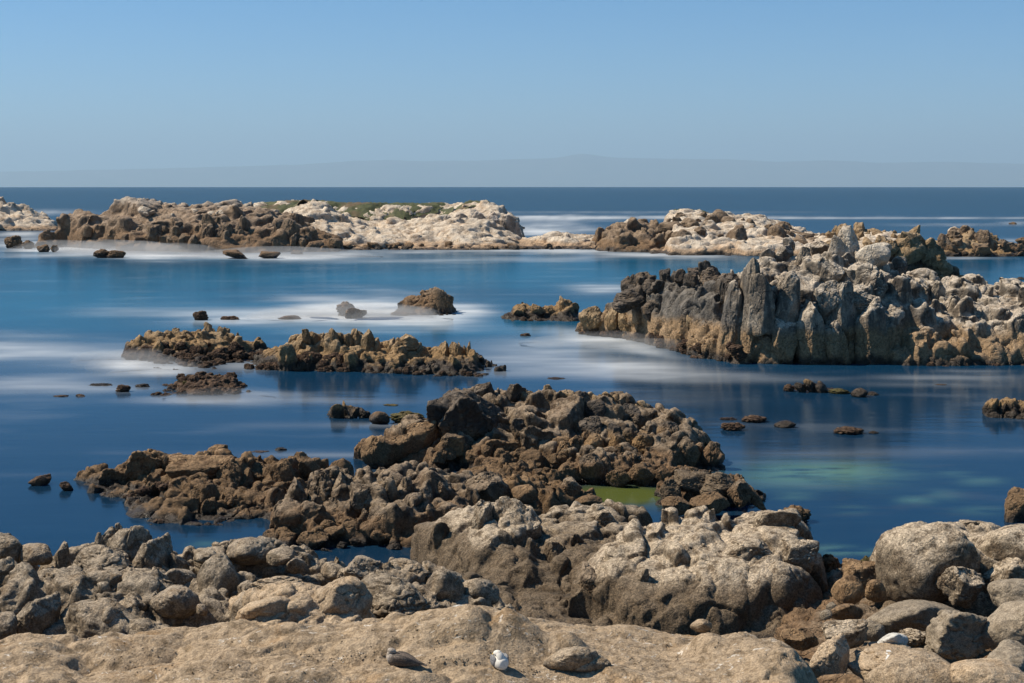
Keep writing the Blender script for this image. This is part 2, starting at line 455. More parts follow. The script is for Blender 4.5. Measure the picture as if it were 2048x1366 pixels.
def ridge_height(X, Y, rd):
    """height of one ridge: crest line and foot line set where they stand, steep face in front, slope behind"""
    Ys = np.maximum(Y, 1.0)
    U = 1024 + FP * X / Ys
    c = rd['c']; b = rd['b']
    D = rd['D']
    Dc = poly_at(D, U, 1) if isinstance(D, (list, tuple)) else np.full_like(Y, D)
    vc = poly_at(c, U, 1); vb = poly_at(b, U, 1)
    zb = rd.get('zb', -0.15)
    if 'fd' in rd: yb = Dc - rd['fd']
    else: yb = np.minimum((EYE - zb) * FP / (vb - HV), Dc - 0.15)
    zc = EYE - (vc - HV) / FP * Dc
    t = (Y - yb) / (Dc - yb)
    k = rd.get('k', 2.5)
    tt = np.clip(t, 0, 1)
    z = zb + (zc - zb) * (1 - (1 - tt) ** k)
    z = np.where(t < 0, zb + (Y - yb) * rd.get('fs', 1.5), z)
    back = Y - Dc
    z = np.where(t > 1, zc - np.maximum(back, 0) ** 1.35 * rd.get('bs', 0.5), z)
    # ends
    u0, u1 = c[0][0], c[-1][0]
    px = FP / Ys
    eo = np.maximum(u0 - U, U - u1) / px
    z = np.where(eo > 0, z - eo * rd.get('es', 3.0) - 0.1, z)
    return z

def bed_height(X, Y, ridges):
    H = np.full(X.shape, -9.0)
    for rd in ridges: H = np.maximum(H, ridge_height(X, Y, rd))
    return H

def eval_mesh(me, mods):
    o = bpy.data.objects.new('tmp', me); COL.objects.link(o)
    mods(o)
    dg = bpy.context.evaluated_depsgraph_get()
    m2 = bpy.data.meshes.new_from_object(o.evaluated_get(dg))
    bpy.data.objects.remove(o)
    return m2

def rock_relief(V, N, s, amp, vs=0.5, fine=1.0, seed=0.0, joint=1.0, rdg=0.4):
    """joints, steps between blocks, rounded lobes and grain; s = size of the blocks in metres"""
    so_ = np.array([seed * 3.1, seed * 1.7, seed * 0.9], np.float32)
    P = V / s + so_
    wob = np.stack([fbm(P * 0.9 + 3, 2), fbm(P * 0.9 + 11, 2), fbm(P * 0.9 + 17, 2)], 1) * 0.55
    st = np.array([1, 1, vs], np.float32)
    W = ((P + wob) * st).astype(np.float32)
    f1, f2, idv, C = worley(W)
    e = f2 - f1
    d = amp * (((idv - 0.5) * 0.9 + 1.0 * tilt(W, C, idv)) * sstep(0.0, 0.10, e) - joint * 0.8 * np.exp(-(e / 0.045) ** 2) + 0.15 * (0.55 - f1))
    W = ((P * 2.7 + wob * 1.5) * st).astype(np.float32)
    f1, f2, idv, C = worley(W)
    e = f2 - f1
    msk = 0.25 + 0.9 * sstep(-0.1, 0.3, fbm(P * 0.6 + 41, 2))
    d = d + amp * 0.42 * msk * (((idv - 0.5) * 0.8 + 1.0 * tilt(W, C, idv)) * sstep(0.0, 0.14, e) - joint * 0.7 * np.exp(-(e / 0.07) ** 2) + 0.2 * (0.55 - f1))
    lean = np.stack([P[:, 0] + 0.22 * P[:, 2], P[:, 1], P[:, 2]], 1) * np.array([1, 1, vs], np.float32)
    rg = 1 - 2 * np.abs(gn(lean * 1.15 + 7)) + 0.55 * (1 - 2 * np.abs(gn(lean * 2.6 + 19))) + 0.3 * (1 - 2 * np.abs(gn(lean * 5.7 + 29)))
    d = d + amp * rdg * 0.85 * (rg - 0.9)
    d = d + amp * fine * (0.22 * fbm(P * 4.0, 4, 0.6) + msk * 0.12 * ridged(P * 9.0, 3))
    return V + N * d[:, None].astype(np.float32)

NTRI = 0
def crag(name, label, cat, ridges, vox, cell, mat, amp=None, m=0.75, crack=0.35, dome=0.25, zmin=-0.9, group=None, seed=1.0,
         vs=0.5, size=None, extra=None, joint=1.0, strike=0.0, fine=1.0, jag=0.25, rdg=0.4, small=0.4):
    """a rock outcrop: an Empty at its foot, its bedrock (one remeshed body), and room for the loose blocks on it"""
    global NTRI
    us = [p[0] for r in ridges for p in r['c']]
    Dm = [ (max(q[1] for q in r['D']) if isinstance(r['D'], (list, tuple)) else r['D']) for r in ridges]
    yb = []
    for r in ridges:
        if 'fd' in r: yb.append((min(q[1] for q in r['D']) if isinstance(r['D'], (list, tuple)) else r['D']) - r['fd'])
        else: yb.append((EYE - r.get('zb', -0.15)) * FP / (max(p[1] for p in r['b']) - HV))
    y0 = min(yb) - 1.0
    y1 = max(d + r.get('bw', 4.0) for d, r in zip(Dm, ridges))
    x0 = min(wx(min(us), y0), wx(min(us), y1)) - 1.0
    x1 = max(wx(max(us), y0), wx(max(us), y1)) + 1.0
    root = empty(name, ((x0 + x1) / 2, float(np.mean(yb)), 0.0))
    tag(root, label, cat, group)
    root_info[root.name] = ridges; root_mat[root.name] = mat; FUSE[root.name] = []
    PENDING.append((root, lambda: build_bed(root, ridges, vox, cell, mat, amp, m, crack, dome, zmin, seed, vs, size, joint, strike, fine, jag, x0, x1, y0, y1, rdg, small)))
    return root
PENDING = []; FUSE = {}; root_mat = {}; root_info = {}

def build_bed(root, ridges, vox, cell, mat, amp, m, crack, dome, zmin, seed, vs, size, joint, strike, fine, jag, x0, x1, y0, y1, rdg=0.4, small=0.4):
    global NTRI
    name = root.name
    vox = vox * 1.12
    h = vox
    nx, ny = int((x1 - x0) / h) + 2, int((y1 - y0) / h) + 2
    X, Y = np.meshgrid(np.linspace(x0, x1, nx), np.linspace(y0, y1, ny))
    X = X.ravel(); Y = Y.ravel()
    P = np.stack([X, Y, np.full_like(X, seed * 5.3)], 1).astype(np.float32)
    cx, cy = cell
    cs, sn_ = math.cos(R(strike)), math.sin(R(strike))
    Q = P / max(cx, cy)
    wobx = fbm(Q * 1.1 + 5, 3) * 0.45 * cx + 0.12 * cx * fbm(Q * 5, 2)
    woby = fbm(Q * 1.1 + 15, 3) * 0.45 * cy
    Xw, Yw = X + wobx, Y + woby
    Xr, Yr = (Xw * cs + Yw * sn_), (-Xw * sn_ + Yw * cs)
    f1, f2, idv, C = worley(np.stack([Xr / cx, Yr / cy, np.full_like(X, round(seed) + 0.5)], 1), 2)
    e = f2 - f1
    CX, CY = C[:, 0] * cx, C[:, 1] * cy
    CX, CY = CX * cs - CY * sn_, CX * sn_ + CY * cs
    H = bed_height(X, Y, ridges)
    Hc = bed_height(CX - wobx * 0.6, CY - woby * 0.6, ridges)
    sc = min(cx, cy)
    mm = m * sstep(-0.3, 0.35 * sc, H)
    Hc = np.clip(Hc, H - 1.6 * sc, H + 1.1 * sc)
    tl_ = _TD[(idv * 9973).astype(np.int32) % 997]
    Z = H * (1 - mm) + Hc * mm + mm * ((idv - 0.55) * jag * 2 * sc + 0.35 * (tl_[:, 0] * np.clip(X - CX, -sc, sc) + tl_[:, 1] * np.clip(Y - CY, -sc, sc)) + dome * sc * (0.5 - f1 * f1 * 1.6) - crack * sc * np.exp(-(e / 0.10) ** 2))
    f1, f2, idv, C = worley(np.stack([Xr / cx * 2.6 + 9, Yr / cy * 2.6, np.full_like(X, round(seed) + 1.5)], 1), 2)
    e = f2 - f1
    Z = Z + mm * sc * small * ((idv - 0.5) * 0.9 * sstep(0, 0.2, e) + dome * (0.5 - f1 * f1 * 1.5) - crack * np.exp(-(e / 0.12) ** 2))
    Z = np.clip(Z, zmin - 0.25, None)
    n = nx * ny
    V = np.concatenate([np.stack([X, Y, Z], 1), np.stack([X, Y, np.full(n, zmin - 1.2 * vox - 0.4)], 1)])
    Ft = grid_faces(ny, nx)
    keep = Z[Ft].max(1) > zmin - 0.2
    Ft = Ft[keep]
    # side walls of the kept region
    ed = np.concatenate([Ft[:, [0, 1]], Ft[:, [1, 2]], Ft[:, [2, 3]], Ft[:, [3, 0]]])
    ks = np.minimum(ed[:, 0], ed[:, 1]).astype(np.int64) * (n * 2) + np.maximum(ed[:, 0], ed[:, 1])
    _, inv, ct = np.unique(ks, return_inverse=True, return_counts=True)
    bd = ed[ct[inv] == 1]
    side = np.stack([bd[:, 1], bd[:, 0], bd[:, 0] + n, bd[:, 1] + n], 1)
    F = np.concatenate([Ft, Ft[:, ::-1] + n, side])
    used = np.unique(F); mp = np.zeros(2 * n, np.int64); mp[used] = np.arange(len(used))
    V = V[used]; F = mp[F]
    if FUSE[root.name]:
        Fq = np.concatenate([ICOF5, ICOF5[:, 2:3]], 1)
        VS, FS = [], []; k0 = len(V)
        for (kd, ki, Mx) in FUSE[root.name]:
            L = lib_lo(kd, ki); A = np.array(Mx, np.float32)
            VS.append(L @ A[:3, :3].T + A[:3, 3]); FS.append(ICOF5 + k0); k0 += len(L)
        bmV = np.concatenate([V] + VS); tri = np.concatenate([F[:, :3], F[:, [0, 2, 3]]] + FS)
        me = mesh_np('b', bmV, tri)
    else:
        me = mesh_np('b', V, F)
    def mods(o):
        a = o.modifiers.new('r', 'REMESH'); a.mode = 'VOXEL'; a.voxel_size = vox; a.use_smooth_shade = True
    me2 = eval_mesh(me, mods)
    nv = len(me2.vertices)
    V = np.empty(nv * 3, np.float32); me2.vertices.foreach_get('co', V); V = V.reshape(-1, 3)
    N = np.empty(nv * 3, np.float32); me2.vertex_normals.foreach_get('vector', N); N = N.reshape(-1, 3)
    F = np.empty(len(me2.loops), np.int32); me2.loops.foreach_get('vertex_index', F)
    tot = np.empty(len(me2.polygons), np.int32); me2.polygons.foreach_get('loop_total', tot)
    F = F.reshape(-1, 4) if (tot == 4).all() else None
    bpy.data.meshes.remove(me2); bpy.data.meshes.remove(me)
    s = size or sc * 0.9
    V = rock_relief(V, N, s, amp if amp is not None else 0.2 * s, vs, fine, seed, joint, rdg)
    F = F[(V[F][:, :, 2].max(1) > zmin)]
    used = np.unique(F); mp = np.zeros(nv, np.int64); mp[used] = np.arange(len(used))
    V = V[used]; F = mp[F]
    V = V - np.array(root.location, np.float32)
    o = link('bedrock', mesh_np('bedrock', V, F), M[mat], root)
    NTRI += 2 * len(F)
    print('crag', name, 'tris', 2 * len(F), 'total', NTRI)


def scatter(root, n, kinds, mat, smin, smax, urange, trange=(0.0, 1.1), tall=(0.8, 1.3), sink=0.35, ridge=None, name='rock',
            zr=None, tilt=8, asp=(0.7, 1.1), zoff=0.0, thin=0.3):
    """loose and jointed blocks standing on the bedrock of an outcrop, each a part of its own"""
    ridges = root_info[root.name] if ridge is None else [root_info[root.name][ridge]]
    k = 0; tries = 0
    while k < n and tries < n * 30:
        tries += 1
        rd = random.choice(ridges)
        u = random.uniform(*urange)
        if u < rd['c'][0][0] or u > rd['c'][-1][0]: continue
        D = rd['D']; Dc = float(np.interp(u, [q[0] for q in D], [q[1] for q in D])) if isinstance(D, (list, tuple)) else D
        zb = rd.get('zb', -0.15)
        if 'fd' in rd: yb = Dc - rd['fd']
        else: yb = min((EYE - zb) * FP / (float(np.interp(u, [q[0] for q in rd['b']], [q[1] for q in rd['b']])) - HV), Dc - .15)
        t = random.uniform(*trange)
        y = yb + (Dc - yb) * t
        x = wx(u, y)
        z = float(bed_height(np.array([x]), np.array([y]), root_info[root.name])[0])
        if zr and not (zr[0] <= z <= zr[1]): continue
        s = smin + (smax - smin) * random.random() ** 1.8
        a = random.uniform(*asp); h = s * random.uniform(*tall)
        loc = Vector((x, y, z + h * (0.5 - sink) * 0.9 - 0.12 * s + zoff)); sz = (s * a / 2, s / 2 * random.uniform(0.7, 1.1), h / 2)
        rot = (R(random.uniform(-tilt, tilt)), R(random.uniform(-tilt, tilt)), random.uniform(-0.6, 0.6) + random.choice((0, math.pi)))
        kd = random.choice(kinds)
        if name == 'rock' and mat == root_mat[root.name]:      # grown together with the bedrock
            if random.random() > thin: k += 1; continue
            FUSE[root.name].append((kd, random.randrange(len(LIB[kd])), Matrix.LocRotScale(loc, Euler(rot), Vector(sz))))
        else:
            put_block(name, kd, mat, loc - root.location, sz, rot, root)
        k += 1
# ------------------------------------------------------------------ the sea
ER = 6.371e6
def curve(y, x=0): return -(x * x + y * y) / (2 * ER)

def build_sea():
    v = np.concatenate([np.arange(2600, 1366, -25.0), np.arange(1366, 382.0, -3.0)])
    Y = (EYE * FP) / (v - HV)
    Y = np.concatenate([Y, np.geomspace(Y[-1] * 1.1, 60000, 40)])
    U = np.concatenate([np.linspace(-9000, -200, 40), np.arange(-150, 2200, 8.0), np.linspace(2250, 11000, 40)])
    UU, YY = np.meshgrid(U, Y)
    XX = (UU - 1024) / FP * YY
    VV = HV + EYE * FP / YY
    XX = XX.ravel(); YY = YY.ravel(); UU = UU.ravel(); VV = VV.ravel()
    Z = curve(YY, XX)
    P = np.stack([XX, YY, np.zeros_like(XX)], 1).astype(np.float32)
    # depth tint of the water: deep blue, teal where it is shallow
    n1 = fbm(P * np.array([1 / 60, 1 / 30, 1], np.float32), 4)
    n2 = fbm(P * np.array([1 / 9, 1 / 3.2, 1], np.float32) + 4, 4)
    n3 = fbm(P * np.array([1 / 2.2, 1 / 0.8, 1], np.float32) + 9, 4)
    w1 = fbm(P * np.array([1 / 14, 1 / 8, 1], np.float32) + 31, 3); w2 = fbm(P * np.array([1 / 11, 1 / 6, 1], np.float32) + 51, 3)
    def G(u, vv, ru, rv, tl=0.0):
        du = UU - u + 0.55 * ru * w1; dv = VV - vv - tl * du + 0.8 * rv * w2
        return np.exp(-(np.abs(du / ru) ** 2.4 + np.abs(dv / rv) ** 2.0))
    deep = np.array([0.004, 0.036, 0.085]); teal = np.array([0.004, 0.082, 0.160]); far = np.array([0.007, 0.036, 0.075])
    navy = np.array([0.006, 0.023, 0.050])
    tw = np.clip(0.55 * sstep(330, 150, YY) * sstep(80, 120, YY) * (1 + 0.8 * n1) + 0.6 * G(1200, 545, 420, 28) + 0.35 * G(200, 590, 400, 60)
                 + 0.7 * G(850, 655, 330, 22), 0, 1)[:, None]
    col = deep * (1 - tw) + teal * tw
    fw = sstep(320, 700, YY)[:, None]
    col = col * (1 - fw) + far * fw
    nw = sstep(95, 60, YY)[:, None] * 0.8
    col = col * (1 - nw) + navy * nw
    col = col * (1 + 0.22 * n1 + 0.14 * n2 * sstep(400, 100, YY))[:, None]
    sand = np.array([0.11, 0.23, 0.17]); pool = np.array([0.085, 0.105, 0.025]); rockb = np.array([0.05, 0.05, 0.055])
    sw = G(1650, 948, 150, 24) * sstep(-0.25, 0.25, n2 + 0.5 * n3 + 0.15)
    sw = np.maximum(sw, 0.8 * G(1670, 1100, 45, 10) * sstep(-0.3, 0.3, n3 + .2))
    for (u, vv, ru, rv, a) in ((1830, 1000, 40, 8, .5), (1960, 965, 45, 9, .4), (1700, 1020, 30, 7, .4), (1900, 1085, 60, 10, .3), (1880, 990, 40, 10, .3),
                               (1960, 1020, 50, 8, .3), (1745, 1103, 50, 7, .5), (1590, 990, 40, 10, .35), (1900, 950, 40, 8, .3), (1500, 985, 30, 8, .4), (390, 1085, 40, 8, .3)):
        sw = np.maximum(sw, a * G(u, vv, ru, rv) * sstep(-0.3, 0.3, n3 + .15))
    sw = np.clip(sw, 0, 1)[:, None]
    col = col * (1 - sw * 0.85) + sand * sw * 0.85
    pw = (G(1245, 990, 100, 18) * sstep(1140, 1160, UU))[:, None]
    pw = np.clip(pw * 1.6, 0, 1)
    col = col * (1 - pw) + pool * pw
    kw = np.clip(sstep(0.12, 0.5, n3 + 0.3 * n2) * (G(1850, 1000, 220, 110) * 0.5 + 0.4 * G(1350, 860, 300, 60)), 0, 1)[:, None]
    col = col * (1 - 0.5 * kw) + rockb * 0.5 * kw
    # foam, averaged by the swell into soft sheets
    FO = [(620, 632, 220, 12, .7, 0), (730, 622, 150, 22, 1.0, 0), (860, 642, 100, 10, .75, 0), (930, 622, 50, 9, .75, 0), (500, 634, 120, 9, .45, 0), (320, 622, 140, 10, .22, 0),
          (30, 702, 140, 20, .5, 0), (60, 770, 120, 14, .40, 0), (250, 728, 50, 14, .7, 0), (330, 742, 60, 9, .75, 0), (230, 715, 120, 25, .25, 0), (480, 735, 60, 10, .45, 0),
          (1110, 722, 170, 20, .36, 0.03), (1240, 735, 130, 14, .45, 0.05), (1060, 745, 120, 10, .25, 0), (1110, 690, 130, 12, .3, 0), (1190, 678, 70, 10, .55, 0.1), (1290, 695, 70, 9, .5, .2),
          (1210, 577, 60, 8, .5, 0), (1130, 660, 120, 6, .25, 0), (1400, 745, 160, 8, .22, 0.05),
          (340, 511, 300, 4, .6, 0), (150, 498, 110, 7, .9, 0), (60, 488, 80, 10, .5, 0), (40, 468, 60, 5, .6, 0), (570, 514, 150, 5, .85, 0), (300, 510, 80, 8, .7, 0), (240, 495, 60, 5, .9, 0),
          (860, 502, 220, 4, .45, 0), (1120, 501, 130, 4, .7, 0), (1260, 509, 90, 4, .6, 0), (1380, 512, 90, 4, .7, 0), (870, 522, 260, 3, .25, -0.01), (1100, 516, 200, 3, .2, 0),
          (1110, 437, 110, 4, .55, 0), (1200, 434, 330, 2, .5, 0), (1600, 436, 600, 1.6, .45, 0), (1090, 452, 70, 10, .45, 0), (1060, 463, 60, 6, .8, 0), (1180, 460, 40, 4, .4, 0), (1900, 450, 120, 2.0, .25, 0),
          (2030, 446, 30, 2.5, .4, 0), (2030, 482, 30, 3, .4, 0), (1900, 515, 90, 3, .35, 0), (80, 425, 90, 4, .35, 0), (1250, 425, 300, 1.5, .2, 0),
          (400, 803, 150, 7, .30, 0), (540, 790, 80, 6, .2, 0), (180, 778, 110, 7, .2, 0), (780, 850, 100, 4, .2, 0), (600, 850, 150, 6, .08, 0),
          (650, 800, 160, 6, .18, 0), (700, 912, 160, 5, .2, 0), (1900, 757, 130, 5, .28, 0), (1960, 742, 70, 3, .2, 0), (1860, 770, 150, 4, .15, 0), (1750, 905, 250, 8, .08, 0),
          (1450, 760, 200, 6, .15, 0), (1240, 800, 160, 12, .08, 0)]
    col = col * 0.85
    foam = np.zeros_like(XX)
    for (u, vv, ru, rv, a, tl) in FO:
        foam = 1 - (1 - foam) * (1 - a * G(u, vv, ru, rv * 1.15, tl))
    streak = 0.90 + 0.60 * n2 + 0.10 * n3
    foam = foam * np.clip(streak, 0.25, 1.25)
    foam = np.clip(foam + 0.05 * sstep(0.1, 0.6, n2) * sstep(500, 60, YY) * sstep(45, 60, YY), 0, 1)
    fc = np.array([0.60, 0.64, 0.68])
    col = col * (1 - foam[:, None]) + fc * foam[:, None]
    me = mesh_np('sea', np.stack([XX, YY, Z], 1), grid_faces(len(Y), len(U)))
    a = me.attributes.new('water_tint', 'FLOAT_COLOR', 'POINT')
    a.data.foreach_set('color', np.concatenate([col, foam[:, None]], 1).astype(np.float32).ravel())
    t = NT('sea_water')
    at = t.n('ShaderNodeAttribute'); at.attribute_name = 'water_tint'
    g = t.n('ShaderNodeNewGeometry')
    dif = t.n('ShaderNodeBsdfDiffuse'); t.l(at.outputs['Color'], dif.inputs['Color'])
    gl = t.n('ShaderNodeBsdfGlossy'); gl.inputs['Roughness'].default_value = 0.13
    gl.inputs['Color'].default_value = (0.72, 0.88, 1.0, 1)
    h = t.math('ADD', t.noise(t.scalev(g.outputs['Position'], (0.5, 1.6, 1)), 0.8, 3, 0.5), 0.0)
    bp = t.n('ShaderNodeBump'); bp.inputs['Strength'].default_value = 0.25; bp.inputs['Distance'].default_value = 0.05; t.l(h, bp.inputs['Height'])
    t.l(bp.outputs[0], gl.inputs['Normal'])
    fr = t.n('ShaderNodeFresnel'); fr.inputs['IOR'].default_value = 1.33
    f = t.math('MULTIPLY', t.math('MINIMUM', fr.outputs[0], 0.44), t.math('MULTIPLY_ADD', at.outputs['Alpha'], -0.54, 0.62))
    mx = t.n('ShaderNodeMixShader'); t.l(f, mx.inputs[0]); t.l(dif.outputs[0], mx.inputs[1]); t.l(gl.outputs[0], mx.inputs[2])
    t.l(mx.outputs[0], t.out.inputs['Surface'])
    o = link('sea', me, t.m); tag(o, 'deep blue sea smoothed by the swell with soft white foam', None, None, 'structure')
build_sea()

# ------------------------------------------------------------------ far coast and air
def build_mountains():
    D0 = 80000.0
    prof = [(-3000, 350), (-1200, 340), (0, 344), (300, 338), (600, 330), (700, 323), (770, 320), (850, 323), (960, 321), (1060, 318), (1110, 317), (1140, 311), (1165, 307), (1190, 311), (1230, 316), (1330, 318),
            (1450, 319), (1560, 324), (1660, 321), (1760, 326), (1900, 324), (2100, 330), (2600, 322), (4000, 340), (6000, 350)]
    U = np.linspace(-3000, 6000, 700); T = np.linspace(0, 1, 30)
    UU, TT = np.meshgrid(U, T)
    P = np.stack([UU.ravel() / 130, TT.ravel() * 5, np.zeros(UU.size)], 1)
    top = poly_at(prof, UU, 1)
    ridge = np.sin(np.pi * np.clip(TT, 0, 1) * 0.5)
    Y = D0 - 6000 * (1 - TT)
    zt = EYE + (HV - top) / FP * D0
    rz = ridged(P.astype(np.float32), 4).reshape(UU.shape)
    Z = -520 + (zt + 520) * ridge + 120 * rz * (1 - TT) * TT * 4 + 22 * fbm(P.astype(np.float32) * 6, 3).reshape(UU.shape)
    X = (UU - 1024) / FP * Y
    me = mesh_np('far_mountains', np.stack([X.ravel(), Y.ravel(), Z.ravel()], 1), grid_faces(30, 700))
    t = NT('far_hillside'); g = t.n('ShaderNodeNewGeometry')
    c = t.mix(t.noise(g.outputs['Position'], 0.0009, 5, 0.6), (0.04, 0.06, 0.03), (0.16, 0.13, 0.08))
    b = t.n('ShaderNodeBsdfPrincipled'); t.l(c, b.inputs['Base Color']); b.inputs['Roughness'].default_value = 1
    t.l(b.outputs[0], t.out.inputs['Surface'])
    o = link('mountains', me, t.m); tag(o, 'faint blue mountain ridge across the bay on the horizon', None, None, 'structure')
build_mountains()

def build_haze():
    x0, x1, y0, y1, z0, z1 = -75000, 75000, -3000, 95000, -900, 2200
    V = [(x, y, z) for x in (x0, x1) for y in (y0, y1) for z in (z0, z1)]
    F = [(0, 1, 3, 2), (4, 6, 7, 5), (0, 4, 5, 1), (2, 3, 7, 6), (0, 2, 6, 4), (1, 5, 7, 3)]
    me = mesh_np('haze', V, F, False)
    t = NT('haze_air')
    p = t.n('ShaderNodeVolumePrincipled')
    p.inputs['Color'].default_value = (0.54, 0.78, 1.0, 1)
    p.inputs['Density'].default_value = 2.9e-5
    p.inputs['Anisotropy'].default_value = 0.1
    t.l(p.outputs[0], t.out.inputs['Volume'])
    o = link('haze', me, t.m); tag(o, 'thin blue sea haze over the bay', None, None, 'stuff')
build_haze()

def build_mist():
    """spray hanging low over the surf: flattened bodies of thin white mist, densest in the middle"""
    t = NT('spray_mist')
    p = t.n('ShaderNodeVolumePrincipled'); p.inputs['Color'].default_value = (0.97, 0.985, 1, 1); p.inputs['Density'].default_value = 0.07
    t.l(p.outputs[0], t.out.inputs['Volume'])
    V0, F0 = ico(4)
    spots = [(705, 637, 5.5, 2.2, .9), (740, 634, 4.0, 2.0, .8), (640, 636, 5.0, 2.0, .6), (800, 640, 3.2, 2.0, .7), (580, 638, 3.0, 1.6, .5), (268, 738, 2.2, 1.6, .7), (320, 748, 2.2, 1.4, .6), (235, 726, 2.4, 1.5, .5),
             (240, 506, 9, 4, 1.3), (330, 511, 9, 3.5, 1.1), (560, 514, 12, 3.5, 1.0), (140, 500, 8, 3.5, 1.0), (440, 800, 2.4, 1.2, .35), (1200, 690, 4.5, 1.6, .55), (1300, 700, 3.0, 1.4, .5)]
    for k, (u, v, a, b_, c) in enumerate(spots):
        D = dist(v); V = V0 * (1 + 0.25 * fbm(V0 * 1.3 + k * 3, 2))[:, None] * np.array([a * 1.15, b_ * 1.3, c * 1.5], np.float32)
        V[:, 2] = np.maximum(V[:, 2], 0.02 - 0.0)
        o = link('sea_mist', mesh_np('sea_mist', V, F0), t.m); o.location = (wx(u, D), D, 0.0)
        tag(o, 'thin white spray mist low over the surf', None, None, 'stuff')
build_mist()
# ------------------------------------------------------------------ outcrops, far to near
BR = 1.0
# --- left islet tip
r = crag('rock_islet', 'pale rubble islet with dark wet foot at the far left edge of the photo', 'rock outcrop',
    [dict(c=[(-60, 400), (0, 407), (35, 410), (70, 424), (105, 440), (125, 455)], D=365, b=[(-60, 463), (130, 463)], k=2.2, bw=10)],
    0.45, (3.0, 2.2), 'pale', seed=2, jag=0.3)
scatter(r, 40, ['angular', 'round', 'slab'], 'pale', 1.0, 4.0, (-10, 110))
# --- left island, dark front
r = crag('rock_island', 'long brown-fronted rocky island with jagged grey top, left of the pale headland', 'rock island',
    [dict(c=[(62, 488), (75, 474), (100, 452), (115, 432), (135, 432), (170, 414), (200, 430), (240, 416), (285, 396), (310, 405), (330, 408), (370, 410), (410, 414), (460, 404),
             (500, 414), (560, 425), (600, 433), (640, 460), (688, 490)], D=[(62, 246), (285, 262), (500, 262), (688, 246)],
          b=[(62, 488), (150, 497), (250, 503), (430, 508), (560, 507), (690, 504)], k=3.0, bw=10, bs=0.5),
     dict(c=[(250, 470), (300, 452), (370, 462), (430, 450), (500, 470), (600, 462), (680, 490)], D=245, b=[(250, 504), (690, 506)], k=4, bw=6)],
    0.30, (5.5, 3.4), 'island', seed=3, strike=15, jag=0.16, vs=0.3, amp=0.42, dome=.0, small=.22, crack=.4, size=4.2, rdg=.7)
scatter(r, 60, ['angular', 'column', 'slab'], 'island', 1.4, 5.0, (70, 680), (0.05, 0.9), (0.5, 1.0), sink=.62)
scatter(r, 45, ['column', 'angular'], 'brown', 1.2, 3.4, (90, 670), (0.0, 0.3), (1.0, 1.8), sink=.45)
scatter(r, 26, ['round', 'angular'], 'pale', 0.9, 2.2, (270, 560), (0.85, 1.1), (0.6, 0.9), sink=.45)
# --- pale headland
r = crag('rock_island', 'pale granite headland with green plants on its flat top and a steep right end', 'rock island',
    [dict(c=[(480, 412), (590, 405), (630, 403), (680, 410), (760, 410), (860, 411), (940, 405), (985, 408), (1012, 424), (1034, 440), (1042, 470)], D=[(480, 290), (900, 290), (1042, 278)],
          fd=11, b=[(480, 470)], zb=1.6, k=3.2, bw=26, bs=0.06),
     dict(c=[(560, 440), (600, 404), (640, 402), (680, 430), (740, 444), (830, 440), (880, 432), (905, 424), (940, 420), (1000, 440), (1040, 478)], D=277, b=[(560, 500), (1045, 500)], zb=0, k=1.6, bw=12, bs=.2),
     dict(c=[(640, 480), (760, 474), (880, 466), (960, 462), (1000, 472), (1060, 480), (1110, 461), (1150, 466), (1200, 474), (1230, 486)], D=262, b=[(640, 501), (1230, 501)], k=1.8, bw=10, bs=.3)],
    0.34, (4.4, 3.2), 'pale', seed=4, jag=0.12, strike=-20, amp=.36, dome=.06, small=.22, m=.65, crack=.2)
scatter(r, 150, ['angular', 'slab', 'angular'], 'pale', 0.5, 2.2, (640, 1200), (0.1, 1.0), (0.4, 0.8), ridge=2)
scatter(r, 45, ['angular', 'slab'], 'pale', 1.5, 6.0, (570, 1035), (0.1, 0.85), (0.4, 0.7), ridge=1, sink=.68)
for a in [(905, 425, 940, 470), (935, 422, 975, 468), (968, 424, 1004, 472), (998, 428, 1034, 474), (1016, 440, 1042, 476), (880, 430, 910, 466)]:
    stone(*a, 266, 'column', 'island2', parent=r, deep=.8, roll=random.uniform(-4, 4))
scatter(r, 60, ['angular', 'round'], 'brown', 0.7, 2.0, (690, 1200), (-0.02, 0.10), (0.5, 0.9), ridge=2)
headland = r
# --- dark brown crag left of the pale stack
r = crag('rock_outcrop', 'dark brown serrated crag joining the pale stack to the low rubble bar', 'rock outcrop',
    [dict(c=[(1192, 492), (1205, 472), (1228, 452), (1250, 447), (1285, 445), (1310, 452), (1340, 460), (1400, 478)], D=252, b=[(1192, 505), (1400, 510)], k=3, bw=8)],
    0.28, (2.4, 1.8), 'brown', seed=5, jag=0.4)
scatter(r, 40, ['fin', 'angular', 'lump'], 'brown', 1.0, 3.4, (1198, 1330), (0.0, 1.0), (0.9, 1.7))
scatter(r, 10, ['angular', 'round'], 'pale', 1.0, 2.2, (1250, 1330), (0.9, 1.1), (0.6, 0.9))
